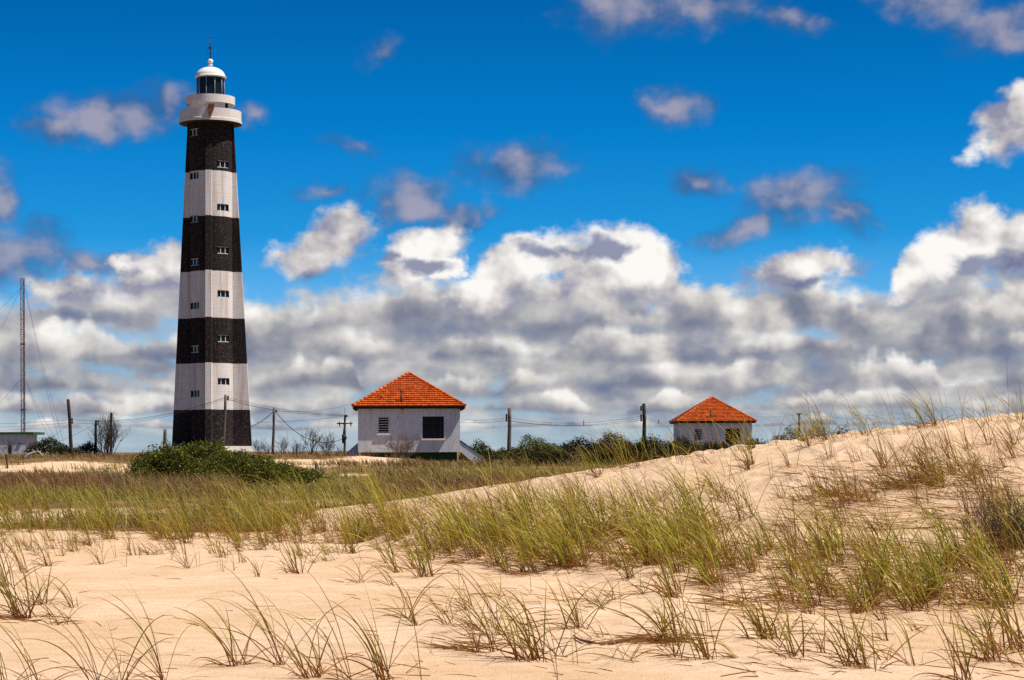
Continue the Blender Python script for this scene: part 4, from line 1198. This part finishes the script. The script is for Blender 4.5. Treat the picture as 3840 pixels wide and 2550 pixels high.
for a, b_, sa, sb, n_ in ((3180, 1870, 90, 14, 9), (3450, 1815, 90, 16, 12), (3740, 1960, 70, 60, 16), (3640, 1760, 110, 40, 10), (2650, 1850, 160, 22, 6)):
    par += tuft_mass(n_, lambda: (q.normal(a, sa), q.normal(b_, sb)), ['low', 'dry', 'thin', 'low'], (0.3, 0.7))
par += tuft_mass(60, lambda: (q.triangular(1300, 2000, 2900), q.uniform(1880, 2000)), ['thin', 'arch', 'dry'], (0.4, 0.9))
par += tuft_mass(90, lambda: (q.uniform(3880, 5200), q.uniform(1640, 2330)), ['up', 'dry', 'arch', 'low'], (0.4, 0.9))
par += tuft_mass(70, lambda: (q.uniform(-1100, -120), q.uniform(1900, 2030)), ['up', 'dry', 'arch'], (0.5, 1.1))
par += tuft_mass(46, lambda: (q.uniform(1500, 3860), q.uniform(2190, 2520)), ['thin', 'low', 'thin', 'arch'], (0.35, 0.8))
for a, b_, h_ in ((700, 2020, 1.9), (760, 2015, 1.7), (900, 2030, 1.8), (980, 2025, 1.6), (1080, 2030, 1.7), (560, 2000, 1.5), (250, 1990, 1.3), (1180, 2040, 1.8), (1250, 2035, 1.6), (640, 2020, 1.6), (1010, 2030, 1.9), (420, 2000, 1.4)):
    p = cast(a, b_, 14, 75)
    par.append(tuft_blades(p.x, p.y, p.z, 'arch', h_))
grass_mass('dune_grass', par, 7, M_grass)

# dead blades and shreds lying on the sand
def litter(n, reg, Lr):
    pts = []
    for _ in range(n):
        p = cast(*reg(), 12, 60); pts.append(p)
    b = np.array(pts); b[:, 2] += 0.004
    return (b, q.uniform(*Lr, n), np.where(q.random(n) < 0.7, math.pi + q.normal(0, 0.5, n), q.uniform(0, 6.28, n)), q.uniform(1.35, 1.6, n), q.uniform(-0.2, 0.4, n), q.uniform(0.005, 0.011, n), q.random(n), q.uniform(0.75, 1.0, n))
lit = [litter(800, mid_band, (0.15, 0.6)), litter(900, right_band, (0.15, 0.6)), litter(620, lambda: (q.uniform(2950, 3860), q.uniform(1750, 1990)), (0.15, 0.6)),
       litter(300, lambda: (q.uniform(1500, 3840), q.uniform(2200, 2540)), (0.12, 0.45)), litter(60, lambda: (q.uniform(0, 1500), q.uniform(2060, 2540)), (0.1, 0.35))]
lit += [litter(45, (lambda a, b: (lambda: (q.normal(a, 55), q.normal(b, 9))))(a, b), (0.12, 0.5)) for a, b in ((2480, 2405), (2560, 2402), (1760, 2430), (1760, 2105), (1950, 2150), (2150, 2140), (3200, 1880), (3420, 1820), (2780, 2260), (90, 2320))]
grass_mass('dead_grass_litter', lit, 4, M_grass)

# dry field behind the dune
N = 27000
fx = q.uniform(-500, 3300, N); fd = 1.0 / q.uniform(1 / 190.0, 1 / 46.0, N)
X = (fx - CX) / FPX * fd; Y = fd; Z = ground(X, Y)
vm = veg_mask(X, Y, Z)
clump = fbm(X * 0.5, Y * 0.22, 3, 31)
keep = (q.random(N) < 0.16 + 0.84 * sstep(fd, 55, 85)) & (vm + (clump - 0.5) * 1.5 > q.uniform(0.30, 0.95, N))
X, Y, Z, clump = X[keep], Y[keep], Z[keep], clump[keep]
rep = 4
n = len(X) * rep
bx = np.repeat(X, rep) + q.normal(0, 0.10, n); by = np.repeat(Y, rep) + q.normal(0, 0.10, n)
b = np.stack([bx, by, ground(bx, by) - 0.02], -1)
olive = np.repeat(fbm(X * 0.12 + 7, Y * 0.06, 3, 41), rep)
nearf = np.repeat(1 - sstep(Y, 50, 85), rep)
par = (b, q.uniform(0.18, 0.5, n) * (1 + 0.25 * nearf) * (0.6 + 0.8 * np.repeat(clump, rep)), math.pi + q.normal(0, 1.0, n), q.uniform(0, 0.5, n), q.uniform(0.1, 1.2, n),
       q.uniform(0.008, 0.02, n) * (1 + Y.repeat(rep) / 120), q.random(n), np.clip((0.60 - olive - 0.25 * nearf) * 6 + q.normal(0.3, 0.35, n), 0, 1))
nb = 1900                                                    # taller dry grass before the big shrub
bx = (q.uniform(440, 920, nb) - CX) / FPX * 76; by = q.uniform(69, 79, nb); bx = bx * by / 76
b2 = np.stack([bx, by, ground(bx, by) - 0.02], -1)
par2 = (b2, q.uniform(0.4, 1.05, nb), math.pi + q.normal(0, 0.9, nb), q.uniform(0, 0.5, nb), q.uniform(0.2, 1.4, nb), q.uniform(0.010, 0.022, nb), q.random(nb), np.clip(q.normal(0.75, 0.35, nb), 0, 1))
grass_mass('field_grass', [par, par2], 3, M_field)

# ------------------------------------------------------------------ shrubs
def leaves(lobes, n, size, up=0.3):
    """small leaf faces spread through the volume of several lobes; returns verts, faces, colours"""
    wts = np.array([l[3] * l[4] * l[5] for l in lobes]) ** 0.66; wts /= wts.sum()
    k = rng.choice(len(lobes), n, p=wts)
    lb = np.array(lobes)[k]
    # leaves sit in sprigs
    ns = max(8, n // 9)
    sd = rng.normal(size=(ns, 3)); sd /= np.linalg.norm(sd, axis=1, keepdims=True); sd[:, 2] = np.abs(sd[:, 2]) * 1.0 - 0.1
    sr = rng.uniform(0.55, 1.0, ns) ** 0.6 * rng.uniform(0.92, 1.12, ns)
    s = rng.integers(0, ns, n)
    p = lb[:, :3] + lb[:, 3:6] * sd[s] * sr[s][:, None] + rng.normal(0, size * 1.3, (n, 3))
    a = rng.normal(size=(n, 3)); a[:, 2] = a[:, 2] * 0.6 + up; a /= np.linalg.norm(a, axis=1, keepdims=True)
    c = np.cross(a, rng.normal(size=(n, 3))); c /= np.linalg.norm(c, axis=1, keepdims=True)
    L = size * rng.uniform(0.6, 1.3, n)[:, None]
    v = np.stack([p - a * L, p + c * L * 0.42, p + a * L, p - c * L * 0.42], 1).reshape(-1, 3)
    f = np.arange(n * 4).reshape(n, 4)
    tone = np.clip(np.repeat((rng.random(ns) * 0.55)[s] + rng.random(n) * 0.45, 4), 0, 1)
    g = np.stack([np.zeros(n * 4), tone, np.zeros(n * 4), np.ones(n * 4)], -1)
    return v, f, g

def branch_into(m, p, d, L, r, lev, kids=(2, 4), up=0.15, bend=0.35):
    pts, cur, dr = [p], Vector(p), Vector(d).normalized()
    for _ in range(3):
        dr = (dr + Vector((random.gauss(0, bend) * 0.5, random.gauss(0, bend) * 0.5, random.gauss(0, bend * 0.4) + up * 0.3))).normalized()
        cur = cur + dr * (L / 3); pts.append(cur.copy())
    m.tube(pts, [r, r * 0.85, r * 0.7, r * 0.5], 4 if lev else 3, False)
    if lev <= 0: return
    for _ in range(random.randint(*kids)):
        t = random.uniform(0.35, 1.0); i = min(2, int(t * 3)); q_ = pts[i].lerp(pts[i + 1], t * 3 - i)
        nd = (dr + Vector((random.gauss(0, 0.55), random.gauss(0, 0.55), random.gauss(0.1, 0.35)))).normalized()
        branch_into(m, q_, nd, L * random.uniform(0.5, 0.75), r * 0.6, lev - 1, kids, up, bend)

def bare_shrub(px, D, h, width, stems, label, mat=None, lev=3, r=0.03, name='bare_shrub', up=0.5, cat='bare shrub'):
    p = stand(px, D, -0.1); h *= 1.25
    m = MB()
    for k in range(stems):
        a = random.uniform(0, 2 * math.pi); o = random.uniform(0, 1)
        d = Vector((math.cos(a) * o * width / h * 0.8, math.sin(a) * o * width / h * 0.8, 1))
        branch_into(m, Vector((math.cos(a) * o * width * 0.18, math.sin(a) * o * width * 0.18, 0)), d, h * random.uniform(0.42, 0.6), r, lev, (2, 4), up)
    o = m.build(name, mat or M_twig, None, p)
    return tag(o, label, cat, 'leafless shrubs in the field')

def leafy_shrub(px, D, lobes, n, size, label, mat, stems=8, name='green_shrub', group='green shrubs', cat='shrub'):
    """lobes in metres round the foot: x, y, z, rx, ry, rz"""
    p = stand(px, D, -0.05)
    root = empty(name, p, label, cat, group)
    L2 = []
    for x, y, z, a, b_, c in lobes:
        gz = float(ground(p.x + x, p.y + y)) - p.z
        L2.append((x, y, z + gz, a, b_, c))
    v, f, g = leaves(L2, n, size)
    fol = np_mesh('foliage', v, f, mat, root, g, smooth=False)
    m = MB()
    for k in range(stems):
        l = random.choice(L2)
        a = random.uniform(0, 6.28)
        s = Vector((l[0] + math.cos(a) * l[3] * 0.25, l[1] + math.sin(a) * l[4] * 0.25, l[2] - l[5] * 0.4))
        if len(lobes) > 3: m.tube([Vector((0, 0.2, -0.05)), s], 0.02, 4)
        branch_into(m, s, Vector((math.cos(a) * 0.7, math.sin(a) * 0.7, 1)), l[5] * 0.75, 0.022, 2, (2, 3))
    if lobes is not None: m.build('branches', M_twig, root)
    return root

mpp = 82.0 / FPX
pxs = lambda a: (a - 700) * mpp
bl = []
qb = np.random.default_rng(5)
for k in range(34):
    a = 500 + 700 * (k + qb.random()) / 34
    top = np.interp(a, [480, 530, 600, 670, 740, 800, 900, 1000, 1080, 1180, 1240], [1765, 1702, 1668, 1654, 1656, 1670, 1690, 1718, 1745, 1772, 1790])
    yy = qb.uniform(-0.6, 1.3)
    g_ = P(a, top + 1, 82 + yy); hh = max(0.48, (g_.z - float(ground(g_.x, 82 + yy))) * qb.uniform(0.86, 1.07))
    rz = max(0.22, min(0.55, hh * 0.5)) * qb.uniform(0.8, 1.15)
    bl.append((pxs(a), yy, max(0.0, hh - rz), qb.uniform(0.35, 0.75), 0.6, rz))
    for _ in range(2): bl.append((pxs(a) + qb.uniform(-0.4, 0.4), yy + qb.uniform(-0.3, 0.3), max(0.1, hh * qb.uniform(0.75, 1.02)), 0.14, 0.14, qb.uniform(0.12, 0.24)))
    if hh > 0.6: bl.append((pxs(a) + qb.uniform(-0.3, 0.3), qb.uniform(-0.9, 0.2), hh * 0.32, qb.uniform(0.4, 0.7), 0.5, hh * 0.35))
leafy_shrub(700, 82, bl, 30000, 0.056, 'wide low green shrub growing on the sand in front of the lighthouse', M_leaf, 40, cat='shrub')
K2 = 180.0 / FPX
def dark_shrub(px, D, w, h, label, lob=5, n=1500, mat=None, name='dark_shrub', size=0.09, stems=7):
    s = D / FPX; h *= 1.3
    ls = []
    for k in range(lob):
        u = (k + 0.5) / lob * 2 - 1
        hh = h * s * (1 - 0.55 * abs(u) ** 1.6) * random.uniform(0.8, 1.1)
        ls.append((u * w * s * 0.42, random.uniform(-0.4, 0.4), hh * 0.25, w * s * 0.72 / lob + 0.25, 0.9, hh * 0.72))
    return leafy_shrub(px, D, ls, int(n * 1.7), size, label, mat or M_leaf_dark, stems, name, 'dark shrubs along the horizon', 'shrub')
dark_shrub(175, 200, 170, 62, 'domed dark green shrub between the flat roofed building and the leaning pole', 6, 2600)
dark_shrub(330, 204, 90, 42, 'small dark shrub at the foot of the short dark pole', 4, 1100)
dark_shrub(250, 190, 120, 26, 'low brown green scrub at the foot of the leaning dark pole', 5, 900)
dark_shrub(1795, 178, 130, 66, 'dark twiggy shrub behind the near house side ramp', 5, 2000)
dark_shrub(1990, 158, 240, 84, 'broad leafy dark green shrub at the foot of the thick pole', 8, 4200, M_leaf, size=0.075)
dark_shrub(1885, 165, 110, 46, 'lower dark shrub left of the thick pole', 5, 1200)
dark_shrub(2170, 165, 160, 62, 'brown twiggy shrub around the small dark post', 6, 1600)
dark_shrub(2300, 170, 190, 74, 'dark ragged shrub topped with bare dead twigs', 7, 2200)
dark_shrub(2440, 160, 170, 78, 'dark green shrub at the foot of the tall dark pole', 7, 2200)
dark_shrub(2560, 150, 190, 70, 'dark shrub below the left corner of the distant house', 7, 2200)
dark_shrub(2700, 140, 200, 62, 'dark shrub mass below the windows of the distant house', 7, 2200)
dark_shrub(2840, 150, 170, 62, 'dark shrub below the right corner of the distant house', 6, 1800)
dark_shrub(2960, 200, 130, 84, 'dark low shrub on the skyline at the foot of the far pole', 5, 1300)
dark_shrub(3070, 215, 90, 112, 'pointed dark shrub on the skyline right of the far pole', 4, 1100)
dark_shrub(3160, 215, 120, 100, 'round dark shrub on the skyline last before the dune crest', 5, 1100)
dark_shrub(2060, 120, 260, 40, 'low dark undergrowth shrub before the thick pole, behind the dune', 7, 2000)
dark_shrub(2330, 115, 300, 50, 'wide low shrub behind the dune crest between the two thick poles', 8, 2400)
dark_shrub(2560, 105, 260, 46, 'low dark shrub just behind the dune crest before the distant house', 7, 2000)
# low scrub that reads as one dark strip along the skyline
ls = []
for k in range(150):
    px = q.uniform(1750, 3250); D = q.uniform(135, 185) if px < 2900 else q.uniform(200, 225)
    p = stand(px, D); hh = q.uniform(0.35, 0.95) * (1.0 if px < 2900 else 1.8)
    ls.append((p.x, p.y, p.z + hh * 0.3, q.uniform(0.7, 1.6), 0.7, hh * 0.7))
v, f, g = leaves(ls, 17000, 0.10)
M_scrub = material('brown_scrub_leaf', lambda t, o: leaf_build(t, o, (0.020, 0.016, 0.005), (0.062, 0.048, 0.014), (0.13, 0.10, 0.03)))
tag(np_mesh('scrub_undergrowth', v, f, M_scrub, attr=g, smooth=False), kind='stuff')
# twigs standing up out of the shrubs
for px, h, lb in ((2216, 70, 'lone dead twig bush, left of the bigger dead one, on the ragged shrub'), (2276, 95, 'largest dead upright twig bush on the ragged shrub'), (2350, 62, 'dead twig bush left of the tall dark pole'), (2385, 56, 'short dead twig bush nearest the tall dark pole')):
    bare_shrub(px, 168, h * 168 / FPX, 0.5, 6, lb, M_twig, 2, 0.022, up=1.2)
bare_shrub(405, 198, 3.4, 3.4, 30, 'big grey leafless shrub with dense upright twigs around two poles', M_twig, 3, 0.03)
bare_shrub(968, 186, 1.3, 1.3, 8, 'leafless shrub touching the right side of the lighthouse base', M_twig, 3, 0.02)
bare_shrub(1005, 184, 1.0, 1.0, 7, 'small leafless shrub left of the slim grey pole', M_twig, 3, 0.02)
bare_shrub(1062, 182, 1.35, 1.4, 9, 'leafless shrub right of the slim grey pole', M_twig, 3, 0.02)
bare_shrub(1125, 178, 1.0, 1.3, 8, 'low leafless shrub around the weathered fence post', M_twig, 3, 0.02)
bare_shrub(1168, 178, 2.1, 1.0, 9, 'tallest leafless shrub, where the drooping cable passes', M_twig, 3, 0.028)
bare_shrub(1230, 178, 1.75, 1.7, 11, 'spreading leafless shrub left of the crosarm pole'.replace('crosarm', 'crossarm'), M_twig, 3, 0.026)
bare_shrub(1272, 179, 0.8, 1.0, 7, 'low leafless scrub at the foot of the crossarm pole', M_twig, 2, 0.02)
bare_shrub(1508, 163, 2.0, 2.6, 40, 'rounded dry brown bush against the near house wall', M_twig_dry, 3, 0.016, 'dry_bush', up=0.0, cat='dry bush')
bare_shrub(1395, 166, 0.7, 1.6, 9, 'sparse dry bush at the left foot of the near house wall', M_twig_dry, 2, 0.014, 'dry_bush', up=0.3, cat='dry bush')
bare_shrub(1120, 80, 0.35, 1.4, 10, 'low tangle of dry twigs at the end of the big green shrub', M_twig_dry, 2, 0.010, 'dry_bush', up=0.0, cat='dry bush')
bare_shrub(425, 90, 0.55, 2.2, 22, 'low purple brown dry bush at the left end of the big green shrub', M_twig_dry, 2, 0.010, 'dry_bush', up=0.0, cat='dry bush')
bare_shrub(330, 100, 0.5, 2.0, 16, 'small dry brown bush on the pale sand left of the big green shrub', M_twig_dry, 2, 0.010, 'dry_bush', up=0.0, cat='dry bush')
bare_shrub(30, 195, 1.6, 1.6, 8, 'thin leafless shrub before the flat roofed building', M_twig, 3, 0.02)
# dark seedy shrub at the right edge of the slope
p_ = cast(3800, 2065)
m = MB()
for k in range(46):
    a = random.uniform(0, 6.28); o_ = random.uniform(0.1, 1)
    branch_into(m, Vector((math.cos(a) * o_ * 0.45, math.sin(a) * o_ * 0.3, -0.03)), Vector((math.cos(a) * o_ * 0.8 - 0.1, math.sin(a) * o_ * 0.6, 1)), random.uniform(0.25, 0.5), 0.005, 2, (3, 5), 0.4)
tag(m.build('twiggy_shrub', M_twig, None, p_), 'dark twiggy shrub cut by the right edge on the dune slope', 'twiggy shrub')

# driftwood and a lying stalk
D = 150.0
g0 = P(95, 1718, D); g1 = on_ground(g0.x, g0.y)
dw = lambda px, py: Vector((P(px, py, D).x - g0.x, 0.15 * math.sin(px * 0.3), P(px, py, D).z - g0.z))
m = MB()
m.tube([dw(95, 1722), dw(97, 1714), dw(106, 1706), dw(120, 1700), (dw(132, 1695)), dw(146, 1691)], [0.12, 0.11, 0.10, 0.09, 0.07, 0.03], 8)
m.tube([dw(128, 1697), dw(126, 1690), dw(122, 1684)], [0.05, 0.035, 0.015], 5)
m.tube([dw(138, 1693), dw(148, 1696), dw(156, 1706), dw(163, 1710)], [0.06, 0.055, 0.05, 0.02], 6)
m.tube([dw(138, 1693), dw(139, 1686), dw(143, 1682)], [0.04, 0.025, 0.012], 5)
g0.z = min(g0.z, g1.z + 0.1)
tag(m.build('driftwood', M_bleached, None, g0), 'bleached curved driftwood branch below the dark domed shrub', 'driftwood')
pts = [cast(a, b) + Vector((0, 0, 0.02)) for a, b in ((2150, 2392), (2175, 2408), (2215, 2420), (2255, 2421), (2310, 2415), (2370, 2402), (2420, 2390))]
m = MB(); m.tube([p - pts[3] for p in pts], [0.006, 0.012, 0.015, 0.016, 0.016, 0.014, 0.006], 6)
tag(m.build('fallen_stalk', plain('brown_stalk', (0.17, 0.07, 0.03), 0.8), None, pts[3]), 'curved brown stalk lying on the sand below the stout footed tuft', 'stalk')
